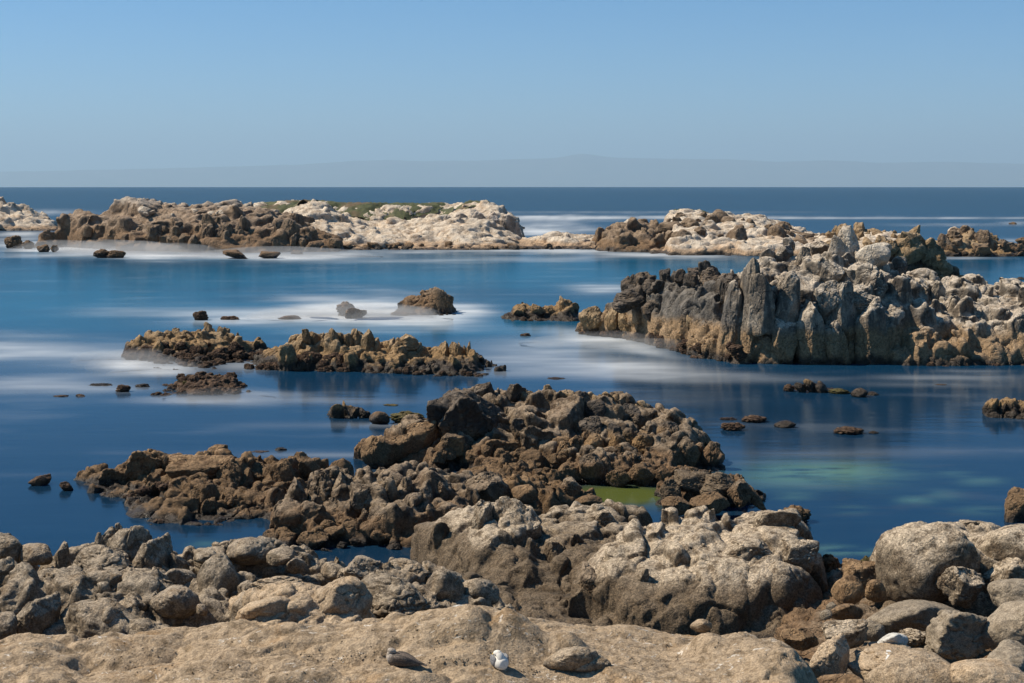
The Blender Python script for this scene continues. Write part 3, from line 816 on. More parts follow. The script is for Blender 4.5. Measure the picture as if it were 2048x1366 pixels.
# --- pale stack
r = crag('rock_island', 'cream-coloured granite stack with a steep left end, right of the low rubble bar', 'rock island',
    [dict(c=[(1338, 428), (1345, 423), (1370, 422), (1430, 427), (1530, 434), (1565, 446), (1608, 460), (1640, 472), (1660, 488)], D=274, b=[(1330, 496), (1660, 498)], zb=1, k=2.4, bw=12, bs=.35),
     dict(c=[(1300, 476), (1370, 460), (1450, 472), (1530, 478), (1600, 484), (1660, 490)], D=258, b=[(1300, 511), (1660, 508)], k=2.4, bw=8),
     dict(c=[(1595, 490), (1650, 470), (1700, 464), (1760, 466), (1815, 466), (1830, 482), (1850, 492)], D=250, b=[(1600, 520), (1850, 520)], k=2.4, bw=6)],
    0.32, (4.0, 3.0), 'pale', seed=6, jag=0.12, strike=10, amp=.34, dome=.06, small=.22, m=.65, crack=.25)
scatter(r, 24, ['angular', 'slab'], 'pale', 1.4, 5.0, (1350, 1640), (0.1, 0.85), (0.4, 0.8), ridge=0, sink=.66)
stone(1337, 422, 1362, 462, 270, 'column', 'pale', parent=r); stone(1358, 424, 1400, 464, 271, 'angular', 'pale', parent=r); stone(1396, 428, 1450, 470, 270, 'angular', 'pale', parent=r); stone(1440, 432, 1500, 474, 270, 'slab', 'pale', parent=r); stone(1490, 436, 1545, 476, 270, 'angular', 'pale', parent=r)
scatter(r, 60, ['angular', 'round', 'slab'], 'brown', 1.0, 3.8, (1310, 1650), (0.0, 0.9), (0.6, 1.0), ridge=1)
scatter(r, 45, ['fin', 'angular', 'lump'], 'tan', 1.0, 3.0, (1640, 1830), (0.1, 1.0), (0.7, 1.4), ridge=2)
# --- right islet
r = crag('rock_islet', 'low brown ridge islet with pale broken crest at the far right of the bay', 'rock outcrop',
    [dict(c=[(1866, 492), (1885, 476), (1920, 464), (1960, 466), (1985, 482), (2010, 490), (2046, 508)], D=226, b=[(1866, 516), (2048, 516)], k=2.4, bw=8)],
    0.27, (2.2, 1.8), 'tan', seed=7, jag=0.3)
scatter(r, 45, ['fin', 'angular', 'slab'], 'brown', 0.9, 3.0, (1870, 2040), (0.0, 1.0), (0.6, 1.3))
scatter(r, 14, ['angular', 'lump'], 'pale', 0.8, 2.0, (1890, 1980), (0.85, 1.05), (0.6, 1.1))
# --- rock tongue behind the main crag
r = crag('rock_outcrop', 'brown rock tongue sloping down to the right behind the tall grey crag', 'rock outcrop',
    [dict(c=[(1770, 500), (1800, 490), (1830, 480), (1858, 488), (1880, 520), (1900, 545), (1940, 566)], D=140, b=[(1770, 600), (1940, 590)], k=2.2, bw=6)],
    0.16, (1.8, 1.4), 'brown', seed=8, jag=0.3)
scatter(r, 36, ['angular', 'slab', 'round'], 'tan', 0.7, 2.4, (1780, 1930), (0.3, 1.05), (0.6, 1.0))
for (u0, v0, u1, v1, lb) in ((2012, 553, 2060, 580, 'dark rock at the right edge behind the tall grey crag'),):
    st = stone(u0, v0, u1, v1, 165, 'lump', 'brown', name='sea_rock'); tag(st, lb, 'rock')

# --- the tall grey crag
r = crag('granite_crag', 'tallest crag, grey and columnar with a pale pinnacle and capstones, right of centre', 'rock outcrop',
    [dict(c=[(1470, 575), (1480, 548), (1500, 535), (1530, 524), (1600, 516), (1650, 508), (1700, 512), (1780, 522), (1800, 545), (1830, 560)], D=95, fd=8.0, b=[(1480, 735)], zb=-.15, k=5, bw=7, bs=.5),
     dict(c=[(1150, 660), (1158, 640), (1172, 622), (1220, 606), (1236, 580), (1262, 566), (1300, 560), (1350, 552), (1400, 552), (1440, 560), (1490, 556)],
          D=[(1150, 106), (1240, 103), (1340, 99), (1400, 96.5), (1490, 95)], b=[(1150, 671), (1250, 682), (1350, 706), (1400, 722), (1490, 734)], k=3.4, bw=6),
     dict(c=[(1790, 556), (1850, 548), (1900, 566), (1960, 574), (2000, 566), (2060, 560), (2140, 570), (2200, 640)], D=99, b=[(1790, 737), (2140, 735)], k=3.0, bw=6),
     dict(c=[(1790, 640), (1850, 618), (1920, 610), (1990, 618), (2040, 596), (2140, 600)], D=91.5, b=[(1790, 738), (2140, 735)], k=3.4, bw=4)],
    0.098, (1.7, 1.5), 'grey', seed=9, dome=.0, small=.3, jag=0.2, m=0.72, vs=0.28, amp=0.19, crack=0.7, strike=8, size=1.8)
G1 = 'grey'
S = lambda *a, **k: stone(*a, parent=r, **k)
for a in [  # the columns of the tall face
    (1588, 600, 1652, 740, 88.1, 'fin'), (1650, 560, 1712, 700, 88.4, 'angular'), (1704, 590, 1778, 740, 88.2, 'round'), (1436, 560, 1484, 732, 89.8, 'fin'), (1782, 556, 1822, 736, 90.4, 'fin'),
        (1476, 514, 1528, 735, 89.5, 'fin'), (1490, 545, 1554, 672, 88.4, 'round'), (1550, 541, 1600, 650, 88.7, 'fin'),
    (1541, 636, 1600, 738, 88.0, 'angular'), (1628, 560, 1692, 640, 88.4, 'lump'),
    (1640, 628, 1696, 742, 87.8, 'lump'), (1702, 526, 1776, 612, 90.0, 'slab'), (1688, 580, 1754, 632, 88.8, 'slab'),
    (1640, 522, 1688, 572, 90.6, 'angular'), (1672, 504, 1714, 548, 92.5, 'round'), (1620, 480, 1665, 520, 95, 'angular'),
    (1566, 474, 1590, 504, 96.5, 'round'), (1518, 496, 1552, 524, 94, 'round'), (1585, 492, 1622, 560, 93, 'lump'), (1545, 490, 1590, 540, 94.5, 'angular'),
    (1778, 512, 1814, 562, 95, 'round'), (1794, 550, 1824, 640, 94, 'fin'), (1816, 556, 1852, 640, 93.5, 'fin'), (1818, 536, 1874, 562, 98, 'round'),
    (1856, 560, 1890, 640, 93.5, 'fin'), (1885, 590, 1935, 650, 92.5, 'lump'), (1900, 560, 1945, 600, 96, 'lump'), (1945, 572, 1985, 640, 94, 'fin'), (2002, 564, 2048, 606, 95, 'round'),
    (1985, 620, 2060, 735, 90.8, 'fin'),
    (1846, 720, 1900, 742, 87.6, 'knobby'), (1985, 720, 2048, 736, 88, 'knobby')]:
    S(*a[:4], a[4] - 0.7, {'fin': 'column', 'round': 'column'}.get(a[5], a[5]) if a[3] - a[1] > 70 else a[5], mat=G1, deep=0.8, roll=random.uniform(-7, 7))
S(1656, 450, 1730, 530, 93.4, 'peak', mat='grey2', name='pinnacle', deep=0.8, i=2)
S(1648, 470, 1692, 524, 93.0, 'peak', mat='grey2', name='pinnacle', deep=0.8, i=1)
S(1712, 489, 1780, 535, 92.0, 'round', mat='grey2', name='capstone', deep=0.8, roll=5)
S(1740, 484, 1782, 512, 94.5, 'round', mat='grey2', name='capstone')
for a in [  # darker left shoulder
    (1397, 519, 1431, 580, 95.5, 'fin'), (1376, 533, 1402, 570, 97, 'angular'), (1342, 540, 1370, 562, 99.5, 'round'), (1282, 556, 1322, 590, 100, 'round'), (1242, 557, 1276, 588, 101.5, 'round'),
    (1224, 578, 1290, 626, 99.5, 'slab'), (1300, 560, 1350, 590, 99, 'lump'), (1330, 590, 1380, 640, 96.5, 'angular'), (1420, 556, 1480, 680, 92.5, 'angular'), (1396, 600, 1450, 670, 93.5, 'angular'),
    (1360, 570, 1400, 610, 97, 'slab'), (1280, 600, 1335, 650, 98.5, 'slab')]:
    S(*a, mat='black', deep=0.9, roll=random.uniform(-12, 12))
for a in [(1157, 612, 1212, 672, 103.5, 'lump'), (1208, 610, 1240, 674, 102, 'fin'), (1236, 622, 1275, 678, 101, 'fin'), (1262, 618, 1300, 680, 100.5, 'fin'), (1320, 632, 1372, 700, 97, 'angular'),
          (1370, 620, 1420, 720, 94, 'fin'), (1410, 660, 1480, 732, 90.6, 'lump'), (1450, 650, 1482, 730, 90, 'fin'), (1300, 640, 1330, 690, 98.5, 'fin')]:
    S(*a, mat='black' if a[1] < 600 else 'tan', deep=0.9, roll=random.uniform(-8, 8))
scatter(r, 60, ['column', 'column', 'fin'], 'grey', 0.7, 2.8, (1800, 2060), (0.15, 0.95), (0.9, 1.7), ridge=2, sink=.55)
scatter(r, 40, ['column', 'fin'], 'grey', 0.6, 2.6, (1800, 2100), (0.0, 0.9), (0.9, 1.9), ridge=3, sink=.55)
scatter(r, 34, ['angular', 'round', 'slab', 'lump'], 'grey', 0.4, 1.1, (1490, 1800), (0.6, 1.0), (0.7, 1.3), ridge=0)
scatter(r, 24, ['angular', 'round', 'slab'], 'black', 0.6, 1.7, (1240, 1480), (0.4, 1.02), (0.7, 1.2), ridge=1)
scatter(r, 40, ['knobby'], 'mussel', 0.4, 1.2, (1160, 1480), (-0.03, 0.05), (0.5, 0.9), ridge=1, zoff=.1, name='mussel_clump')
scatter(r, 26, ['knobby'], 'mussel', 0.3, 0.8, (1795, 2060), (-0.04, 0.02), (0.5, 0.9), ridge=3, name='mussel_clump')

# --- sea rocks in the white water
def sea_rock(label, ridges, vox, cell, mat, seed, extra=(), mus=0, cat='rock', **kw):
    r = crag('sea_rock', label, cat, ridges, vox, cell, mat, seed=seed, **kw)
    for a in extra:
        stone(*a[:6], mat=a[6] if len(a) > 6 else mat, parent=r, deep=0.9, roll=random.uniform(-8, 8), name='rock')
    if mus:
        c = ridges[0]['c']
        scatter(r, mus, ['knobby'], 'mussel', 0.25, 0.8, (c[0][0], c[-1][0]), (-0.1, 0.15), (0.5, 0.9), name='mussel_clump')
    return r
sea_rock('brown low sea rock with a knobbly peak just left of the tall grey crag',
    [dict(c=[(1000, 640), (1015, 622), (1050, 612), (1090, 612), (1110, 620), (1122, 606), (1140, 606), (1160, 630), (1164, 645)], D=119, b=[(998, 647), (1166, 647)], k=2.6, bw=4)], 0.11, (1.2, 1.0), 'tan', 10,
    [(1118, 592, 1145, 642, 117, 'fin'), (1060, 606, 1092, 645, 116.5, 'fin'), (1085, 610, 1110, 643, 117, 'lump'), (1015, 618, 1052, 648, 116.5, 'lump'), (1040, 610, 1065, 644, 117.5, 'fin'), (1136, 604, 1158, 644, 117.5, 'fin'), (1000, 634, 1020, 648, 116.5, 'knobby', 'mussel')], mus=22, jag=.35)
sea_rock('sharp-peaked dark brown sea rock standing in the white foam',
    [dict(c=[(788, 625), (800, 600), (830, 592), (860, 584), (880, 577), (895, 592), (905, 615), (915, 630)], D=124, b=[(788, 636), (916, 634)], k=2.4, bw=4)], 0.11, (1.5, 1.2), 'brown', 11,
    [(842, 573, 908, 648, 121, 'peak'), (800, 590, 860, 632, 123, 'slab'), (830, 600, 885, 640, 120.5, 'lump'), (780, 622, 820, 640, 119.5, 'knobby', 'mussel'), (880, 600, 908, 636, 121, 'fin')], mus=8, jag=.2, crack=.2)
def single(box, D, kind, mat, label, name='sea_rock', cat='rock', **kw):
    if name == 'sea_rock': D = dist(box[3] - (0.10 if box[3] - box[1] > 15 else 0.42) * (box[3] - box[1])) + 0.35 * (box[2] - box[0]) / FP * D
    o = stone(*box, D, kind, mat, name=name, **kw)
    tag(o, label, cat, {'sea_rock': 'small rocks rising from the sea', 'boulder': 'boulders on the shore at the right', 'stone': 'loose stones on the shore'}[name]); return o
single((672, 602, 712, 636), 125, 'knobby', 'brown', 'small dark sea rock in the foam left of the sharp-peaked rock')
single((690, 614, 735, 640), 122, 'lump', 'brown', 'half-drowned sea rock beside the small dark one in the white foam')
single((385, 621, 416, 643), 119, 'knobby', 'mussel', 'lone small dark rock at the left end of the white foam band')
single((440, 631, 480, 646), 118, 'knobby', 'mussel', 'low awash rock just right of the lone small dark rock')
single((556, 631, 606, 645), 118, 'slab', 'mussel', 'flat awash rock in the middle of the white foam band')
single((1040, 666, 1062, 677), 106, 'knobby', 'mussel', 'tiny pointed rock poking from the water below the knobbly-peaked rock')
# shore rocks of the left island
for i, (u0, v0, u1, v1, lb) in enumerate([(8, 470, 45, 500, 'dark wedge-shaped rock off the left end of the brown island'), (44, 480, 70, 500, 'low brown rock touching the dark wedge-shaped rock'),
        (72, 489, 98, 506, 'round dark rock in the foam, first right of the wedge-shaped rock'), (99, 490, 118, 506, 'smaller round dark rock next to the round dark rock in the foam'),
        (185, 498, 222, 518, 'dark twin-humped rock in the foam below the brown island, leftmost of the pair'), (215, 500, 252, 518, 'dark pointed rock in the foam, right of the twin-humped rock'),
        (446, 499, 502, 520, 'dark broken rock in the foam under the middle of the brown island'), (518, 502, 560, 519, 'dark rock in the foam right of the dark broken rock'),
        (580, 500, 606, 515, 'small dark rock at the foot of the brown island near its right end')]):
    single((u0, v0, u1, v1), 232 - i * 0.4, random.choice(['lump', 'angular', 'knobby']), 'brown', lb)
single((1836, 505, 1850, 512), 236, 'knobby', 'brown', 'small rock at the water line between the pale stack and the right islet')
single((2018, 444, 2034, 452), 420, 'lump', 'brown', 'tiny dark rock far out in the open sea at the right')
single((2032, 474, 2062, 492), 300, 'lump', 'brown', 'dark rock cut by the right edge above the right islet')
single((1038, 452, 1050, 462), 390, 'lump', 'brown', 'tiny dark rock in the surf just right of the pale headland')

# --- left-centre outcrops
r = crag('rock_outcrop', 'tan knobbly outcrop with mussel-covered foot, left of the columnar ridge', 'rock outcrop',
    [dict(c=[(243, 715), (252, 694), (300, 674), (345, 664), (380, 668), (415, 655), (440, 668), (475, 668), (495, 690), (545, 696), (560, 715)], D=94,
          b=[(243, 722), (300, 730), (380, 733), (450, 732), (560, 722)], k=2.2, bw=4),
     dict(c=[(300, 738), (330, 726), (350, 735), (380, 722), (420, 716), (450, 728), (460, 742)], D=88, b=[(300, 746), (460, 744)], k=2, bw=2)],
    0.085, (1.1, 0.9), 'tan', seed=12, jag=.32, vs=.4, crack=.5, amp=.13)
S = lambda *a, **k: stone(*a, parent=r, **k)
for a in [(296, 662, 342, 700, 93, 'round'), (338, 655, 358, 690, 93.2, 'fin'), (356, 660, 388, 692, 93, 'round'), (396, 650, 434, 696, 92.6, 'lump'), (408, 643, 424, 670, 93.5, 'fin'),
          (432, 652, 452, 688, 93, 'round'), (462, 664, 480, 700, 92.5, 'fin'), (448, 670, 464, 700, 92, 'fin'), (500, 680, 524, 712, 92, 'lump'), (474, 684, 505, 716, 91, 'lump'), (370, 690, 396, 720, 91, 'round'),
          (330, 690, 352, 722, 91, 'lump')]:
    S(*a, mat='tan', deep=0.9, roll=random.uniform(-6, 6))
scatter(r, 50, ['fin', 'column'], 'tan', 0.35, 1.1, (260, 540), (0.2, 1.0), (0.8, 1.8), ridge=0)
scatter(r, 120, ['knobby'], 'mussel', 0.3, 0.9, (248, 550), (-0.1, 0.35), (0.6, 1.0), ridge=0, zoff=.12, name='mussel_clump')
scatter(r, 50, ['knobby'], 'mussel', 0.3, 0.8, (300, 460), (-0.1, 1.0), (0.5, 0.9), ridge=1, name='mussel_clump')

SHARP = dict()
r = crag('rock_outcrop', 'tan columnar ridge of upright rounded fins tapering to low spikes at its right end', 'rock outcrop',
    [dict(c=[(494, 728), (520, 708), (550, 694), (580, 680), (610, 668), (640, 664), (700, 667), (740, 672), (765, 684), (800, 680), (840, 690), (862, 704), (890, 692), (935, 700), (960, 716), (985, 732), (1015, 752)], D=88.5,
          b=[(494, 744), (600, 748), (700, 749), (780, 754), (900, 759), (1016, 759)], k=2.8, bw=4)],
    0.082, (1.0, 0.9), 'tan', seed=13, jag=.3, vs=.25, crack=.7, amp=.12)
S = lambda *a, **k: stone(*a, parent=r, **k)
x = 545
cols = [(590, 676, 614, 722), (604, 656, 622, 694), (618, 662, 640, 700), (640, 664, 668, 746), (656, 656, 676, 700), (672, 662, 690, 745), (686, 664, 712, 748), (706, 657, 722, 700), (708, 668, 745, 748), (720, 658, 752, 710),
        (744, 680, 764, 748), (772, 676, 800, 752), (790, 668, 838, 700), (800, 690, 835, 753), (826, 694, 850, 752), (858, 682, 906, 758), (900, 682, 932, 748), (916, 684, 930, 720), (932, 690, 942, 740), (942, 706, 952, 745),
        (950, 720, 972, 758), (968, 720, 984, 758), (980, 728, 996, 758), (992, 738, 1010, 760), (922, 716, 944, 760), (560, 690, 584, 726), (578, 682, 600, 740), (540, 700, 562, 738), (630, 690, 650, 735), (760, 700, 780, 752)]
for k, (a, b, c, d) in enumerate(cols):
    S(a, b, c, d, 86.1 + random.uniform(-.5, .5), random.choice(['column', 'fin']), mat='tan', deep=1.1, roll=random.uniform(-7, 7))
scatter(r, 60, ['fin', 'column'], 'tan', 0.4, 1.5, (500, 1000), (0.0, 0.85), (1.2, 2.4), sink=0.55)
for a in [(918, 690, 940, 745), (933, 682, 945, 730), (944, 702, 956, 742), (960, 716, 974, 756), (975, 720, 990, 758)]:
    S(*a, 86.5, 'peak', mat='tan', deep=.9)
scatter(r, 70, ['knobby'], 'mussel', 0.3, 0.9, (494, 690), (-0.12, 0.2), (0.6, 1.0), zoff=.12, name='mussel_clump')
scatter(r, 50, ['knobby'], 'mussel', 0.25, 0.6, (690, 1010), (-0.1, 0.08), (0.6, 1.0), zoff=.1, name='mussel_clump')

r = crag('rock_outcrop', 'low black mussel-covered rock below the tan knobbly outcrop', 'rock outcrop',
    [dict(c=[(305, 790), (315, 778), (345, 770), (360, 754), (400, 751), (440, 753), (468, 752), (480, 772), (505, 780), (520, 792)], D=78, b=[(305, 797), (520, 797)], k=2.6, bw=3)],
    0.075, (0.8, 0.7), 'mussel', seed=14, jag=.3)
scatter(r, 110, ['knobby', 'lump'], 'mussel', 0.25, 0.8, (308, 516), (-0.05, 1.0), (0.5, 0.9), name='mussel_clump')
scatter(r, 14, ['knobby'], 'weed', 0.2, 0.45, (330, 500), (0.4, 0.9), (0.4, 0.7), name='weed_clump')

sea_rock('small upright brown rock pair in calm water below the columnar ridge',
    [dict(c=[(652, 830), (665, 815), (690, 808), (712, 815), (740, 828)], D=68.5, b=[(652, 843), (740, 843)], k=2.5, bw=2)], 0.06, (.6, .5), 'tan', 15,
    [(660, 806, 690, 844, 67, 'fin'), (684, 802, 702, 843, 67.3, 'fin'), (698, 814, 720, 843, 67, 'fin'), (716, 820, 742, 844, 67, 'knobby')], mus=6)
single((738, 822, 780, 852), 66.3, 'round', 'brown', 'single rounded brown rock right of the small upright pair')
single((778, 821, 852, 850), 67, 'knobby', 'weed', 'weed-covered low rock right of the single rounded brown rock')
single((768, 853, 850, 876), 63.8, 'knobby', 'weed', 'flat patch of olive seaweed rock touching the dark hump at centre', deep=.7)
single((765, 808, 798, 815), 72.3, 'knobby', 'weed', 'tiny floating weed clump behind the small upright rocks')
for (b, D, lb) in [((232, 769, 262, 786), 77, 'small weedy rock awash left of the black mussel rock'), ((178, 766, 228, 776), 79.5, 'faint flat awash rock farther left of the small weedy rock'),
                   ((270, 767, 300, 780), 78.5, 'weedy awash bump between the small weedy rock and the black mussel rock'), ((105, 790, 140, 797), 74.5, 'thin dark awash rock at the left below the foam'), ((150, 788, 172, 797), 74.2, 'thin dark awash rock, right one of the two below the foam'),
                   ((550, 894, 574, 906), 59.2, 'tiny dark rock behind the left rust-brown outcrop'), ((488, 902, 545, 910), 58.6, 'low dark weed strip behind the left rust-brown outcrop'),
                   ((60, 950, 100, 974), 52.5, 'small dark mussel rock in the dark water at the far left'), ((118, 962, 146, 984), 52, 'small dark rock right of the small mussel rock at the far left'),
                   ((1090, 755, 1132, 762), 81, 'low dark rock awash between the columnar ridge and the tall crag')]:
    single(b, D, random.choice(['knobby', 'angular', 'slab', 'lump']), random.choice(['mussel', 'brown']), lb)

# --- calm water rocks on the right
sea_rock('cluster of small tan upright rocks in the reflection of the tall crag',
    [dict(c=[(1562, 784), (1590, 774), (1630, 768), (1660, 778), (1705, 786)], D=76.5, b=[(1562, 791), (1705, 791)], k=2.5, bw=2)], 0.06, (.6, .5), 'mussel', 16,
    [(1588, 764, 1614, 792, 75.3, 'fin', 'tan'), (1606, 757, 1632, 792, 75.3, 'fin', 'tan'), (1628, 762, 1656, 793, 75.2, 'round', 'tan'), (1566, 768, 1590, 788, 75.6, 'knobby', 'mussel'), (1655, 776, 1702, 794, 75, 'knobby', 'weed')])
single((1702, 776, 1736, 797), 74.8, 'round', 'tan', 'rounded tan rock, larger of the two right of the small upright cluster')
single((1730, 783, 1757, 797), 74.6, 'round', 'tan', 'smaller rounded tan rock at the right end of the small cluster')
for (b, D, kd, mt, lb) in [((1440, 844, 1490, 864), 65, 'knobby', 'mussel', 'dark reddish mussel rock, nearest the dark central hump on the right'), ((1482, 831, 1536, 848), 67.3, 'knobby', 'mussel', 'flat brown mussel rock above the dark reddish one'),
                           ((1438, 834, 1474, 845), 67.8, 'knobby', 'mussel', 'thin mussel strip left of the flat brown mussel rock'),
                           ((1548, 841, 1592, 858), 65.3, 'round', 'tan', 'small tan-topped rock with a wet dark rim'), ((1666, 854, 1730, 872), 63.6, 'knobby', 'mussel', 'long flat dark mussel rock in open calm water'),
                           ((1736, 862, 1758, 872), 63.5, 'knobby', 'tan', 'tiny tan rock right of the long flat mussel rock'),
                           ((1870, 768, 1895, 773), 79, 'knobby', 'mussel', 'thin dark rock barely above the water under the right end of the tall crag')]:
    single(b, D, kd, mt, lb, deep=.8)
r = crag('sea_rock', 'ribbed tan rock cut off by the right edge below the tall crag', 'rock',
    [dict(c=[(1973, 802), (1985, 798), (2010, 797), (2048, 800), (2110, 806)], D=69, b=[(1973, 842), (2110, 850)], k=7, bw=3)], 0.06, (.55, .9), 'tan', seed=17, jag=.12, vs=.3)
for (a, b, c, d) in [(1974, 796, 2000, 846), (1996, 800, 2016, 846), (2012, 800, 2034, 850), (2030, 802, 2052, 850), (2046, 804, 2072, 852)]:
    stone(a, b, c, d, 67.3, 'fin', 'tan', parent=r, deep=.9)
single((2002, 978, 2075, 1052), 47.5, 'fin', 'rust', 'dark brown upright rock at the right edge behind the big pale boulder', i=3)
# ------------------------------------------------------------------ middle group
# left rust outcrop
r = crag('rock_outcrop', 'rust-brown low outcrop of rounded blocks reaching left from the middle of the photo', 'rock outcrop',
    [dict(c=[(145, 968), (165, 950), (205, 940), (245, 944), (262, 915), (300, 902), (330, 906), (345, 926), (380, 924), (410, 908), (440, 912), (500, 912), (560, 922), (610, 918), (650, 935), (700, 935)],
          D=[(145, 53.5), (300, 53), (700, 53)], b=[(145, 976), (200, 1000), (240, 1010), (700, 1010)], k=2.2, bw=2.5, bs=.6),
     dict(c=[(250, 990), (320, 968), (400, 960), (480, 968), (560, 975), (640, 985)], D=49.8, b=[(240, 1040), (290, 1058), (400, 1066), (500, 1052), (560, 1062), (640, 1070)], k=2.4, bw=3, bs=.4)],
    0.062, (1.2, 1.0), 'rust', seed=21, jag=.22, m=.75, vs=.4, crack=.5, amp=.13, size=1.1)
S = lambda *a, **k: stone(*a, parent=r, **{**dict(mat='rust', deep=.95, roll=random.uniform(-6, 6)), **k})
for a in [(255, 897, 325, 966, 52, 'lump'), (150, 942, 176, 978, 53, 'angular'), (200, 932, 264, 980, 52, 'lump'), (318, 906, 345, 934, 53, 'angular'), 
          (410, 888, 456, 914, 53.5, 'angular'), (340, 905, 480, 985, 51.8, 'angular'), (430, 922, 484, 972, 51, 'lump'), (470, 925, 545, 970, 52, 'lump'), (538, 914, 592, 984, 51, 'lump'),
          (598, 918, 640, 956, 52, 'angular'), (280, 960, 325, 1020, 50, 'column'), (265, 985, 300, 1040, 49.4, 'lump'), (335, 988, 386, 1052, 48, 'column'), (390, 995, 440, 1066, 47.4, 'lump'),
          (430, 985, 456, 1058, 48, 'column'), (455, 1000, 505, 1058, 47.8, 'angular'), (500, 1020, 545, 1064, 47.5, 'lump')]:
    S(*a)
scatter(r, 45, ['angular', 'column', 'column'], 'rust', 0.4, 1.7, (200, 690), (0.05, 0.9), (0.6, 1.2), sink=.5)
scatter(r, 40, ['angular', 'slab'], 'dark', 0.2, 0.5, (450, 620), (0.2, 0.9), (0.7, 1.1), ridge=1)
scatter(r, 60, ['knobby'], 'mussel', 0.2, 0.55, (150, 440), (-0.1, 0.12), (0.5, 0.9), name='mussel_clump')
# middle left dark ridge
r = crag('rock_outcrop', 'dark brown furrowed outcrop with upright folds, below the black hump at centre', 'rock outcrop',
    [dict(c=[(515, 1050), (545, 1005), (580, 972), (610, 952), (650, 942), (700, 950), (750, 942), (800, 946), (850, 935), (900, 950), (945, 985), (960, 1010)], D=47.5,
          b=[(505, 1082), (560, 1100), (640, 1108), (800, 1112), (960, 1112)], k=2.8, bw=3, bs=.35),
     dict(c=[(505, 1078), (540, 1062), (600, 1058), (700, 1064), (780, 1062), (830, 1080)], D=44.2, b=[(505, 1092), (560, 1106), (640, 1112), (840, 1114)], k=2.2, bw=2)],
    0.058, (1.2, 1.1), 'dark', seed=22, jag=.2, m=.75, vs=.3, crack=.6, amp=.13, size=1.2)
S = lambda *a, **k: stone(*a, parent=r, **{**dict(mat='dark', deep=.95, roll=random.uniform(-6, 6)), **k})
for a in [(568, 955, 620, 1060, 45.4, 'column'), (620, 940, 668, 1050, 45.6, 'lump'), (660, 945, 700, 1040, 45.6, 'column'), (698, 963, 762, 1046, 44.8, 'angular'), (755, 958, 800, 1050, 45.2, 'column'), (796, 950, 836, 1056, 45.4, 'column'),
          (832, 960, 872, 1050, 45.2, 'column'), (866, 960, 900, 1030, 45.6, 'angular'), (540, 1000, 580, 1068, 45, 'angular'), (742, 1040, 792, 1100, 43.6, 'lump'),
          (588, 1060, 660, 1108, 43.2, 'lump'), (540, 1062, 592, 1100, 43.6, 'lump'), (780, 928, 830, 968, 47.2, 'lump')]:
    S(*a, mat='rust' if a[1] > 1020 else 'dark')
scatter(r, 70, ['column', 'angular', 'fin'], 'dark', 0.3, 1.5, (560, 950), (0.1, 0.95), (0.8, 1.5), ridge=0, sink=.55)
scatter(r, 30, ['lump', 'round'], 'rust', 0.25, 0.6, (515, 830), (0.0, 0.9), (0.6, 1.0), ridge=1)
# the black hump
r = crag('rock_outcrop', 'large blackish hump of jagged rock with tan stones on its rim, photo centre', 'rock outcrop',
    [dict(c=[(705, 918), (745, 885), (790, 866), (830, 850), (880, 840), (915, 815), (940, 788), (970, 780), (1000, 782), (1060, 790), (1120, 792), (1160, 800), (1210, 796), (1260, 812), (1300, 828), (1345, 826), (1380, 842), (1412, 866), (1432, 902), (1468, 944)],
          D=[(705, 57), (850, 59.5), (1300, 60), (1468, 55.5)], b=[(705, 935), (800, 948), (1000, 955), (1300, 962), (1468, 950)], k=2.0, bw=3.5, bs=.6),
     dict(c=[(860, 880), (900, 868), (980, 862), (1060, 868), (1150, 862), (1250, 868), (1350, 870), (1400, 880), (1440, 920)], D=56.6, b=[(860, 955), (1000, 960), (1300, 965), (1440, 955)], k=3.2, bw=2)],
    0.066, (1.5, 1.2), 'dark', seed=23, jag=.24, m=.75, vs=.35, crack=.55, amp=.17, size=1.5)
S = lambda *a, **k: stone(*a, parent=r, **{**dict(mat='black', deep=.95, roll=random.uniform(-8, 8)), **k})
S(862, 772, 1010, 930, 56.8, 'angular', roll=-18, i=3)
S(880, 790, 985, 900, 56.3, 'lump', roll=-25)
for a in [(815, 838, 880, 925, 56.0, 'angular', 'rust'), (780, 866, 830, 930, 55.6, 'angular', 'rust'), (722, 868, 796, 940, 55.4, 'angular', 'rust'), (858, 828, 888, 866, 57.6, 'round', 'tan'), 
          (866, 880, 912, 932, 55, 'angular', 'rust'), (960, 872, 1040, 930, 55.2, 'lump', 'rust'), (930, 900, 975, 945, 54.8, 'lump', 'rust'), (1040, 845, 1110, 930, 55.4, 'lump', 'dark'), (1030, 900, 1085, 940, 54.4, 'round', 'rust'),
          (1048, 790, 1082, 820, 58.8, 'round', 'dark'), (1085, 768, 1110, 800, 59.6, 'column', 'tan'), (1108, 780, 1150, 806, 59.6, 'round', 'tan'), (1160, 800, 1212, 850, 57.6, 'round', 'black'),
          (1168, 783, 1190, 805, 59.8, 'round', 'tan'), (1200, 784, 1226, 806, 59.8, 'column', 'tan'), (1240, 806, 1282, 848, 58, 'angular', 'black'), (1290, 838, 1345, 870, 57.6, 'lump', 'dark'),
          (1310, 862, 1360, 940, 55.2, 'column', 'dark'), (1345, 870, 1400, 945, 55, 'lump', 'dark'), (1395, 880, 1440, 945, 55, 'lump', 'dark'), 
          (1110, 860, 1165, 930, 55.6, 'lump', 'black'), (1160, 868, 1215, 935, 55.4, 'column', 'black'), (1215, 865, 1262, 935, 55.4, 'lump', 'black'), (1262, 862, 1310, 935, 55.6, 'column', 'black'), (1100, 820, 1150, 858, 57, 'lump', 'black')]:
    S(*a[:6], mat=a[6])
scatter(r, 80, ['column', 'angular', 'fin'], 'dark', 0.4, 2.2, (880, 1450), (0.2, 0.95), (0.6, 1.2), ridge=0, sink=.55)
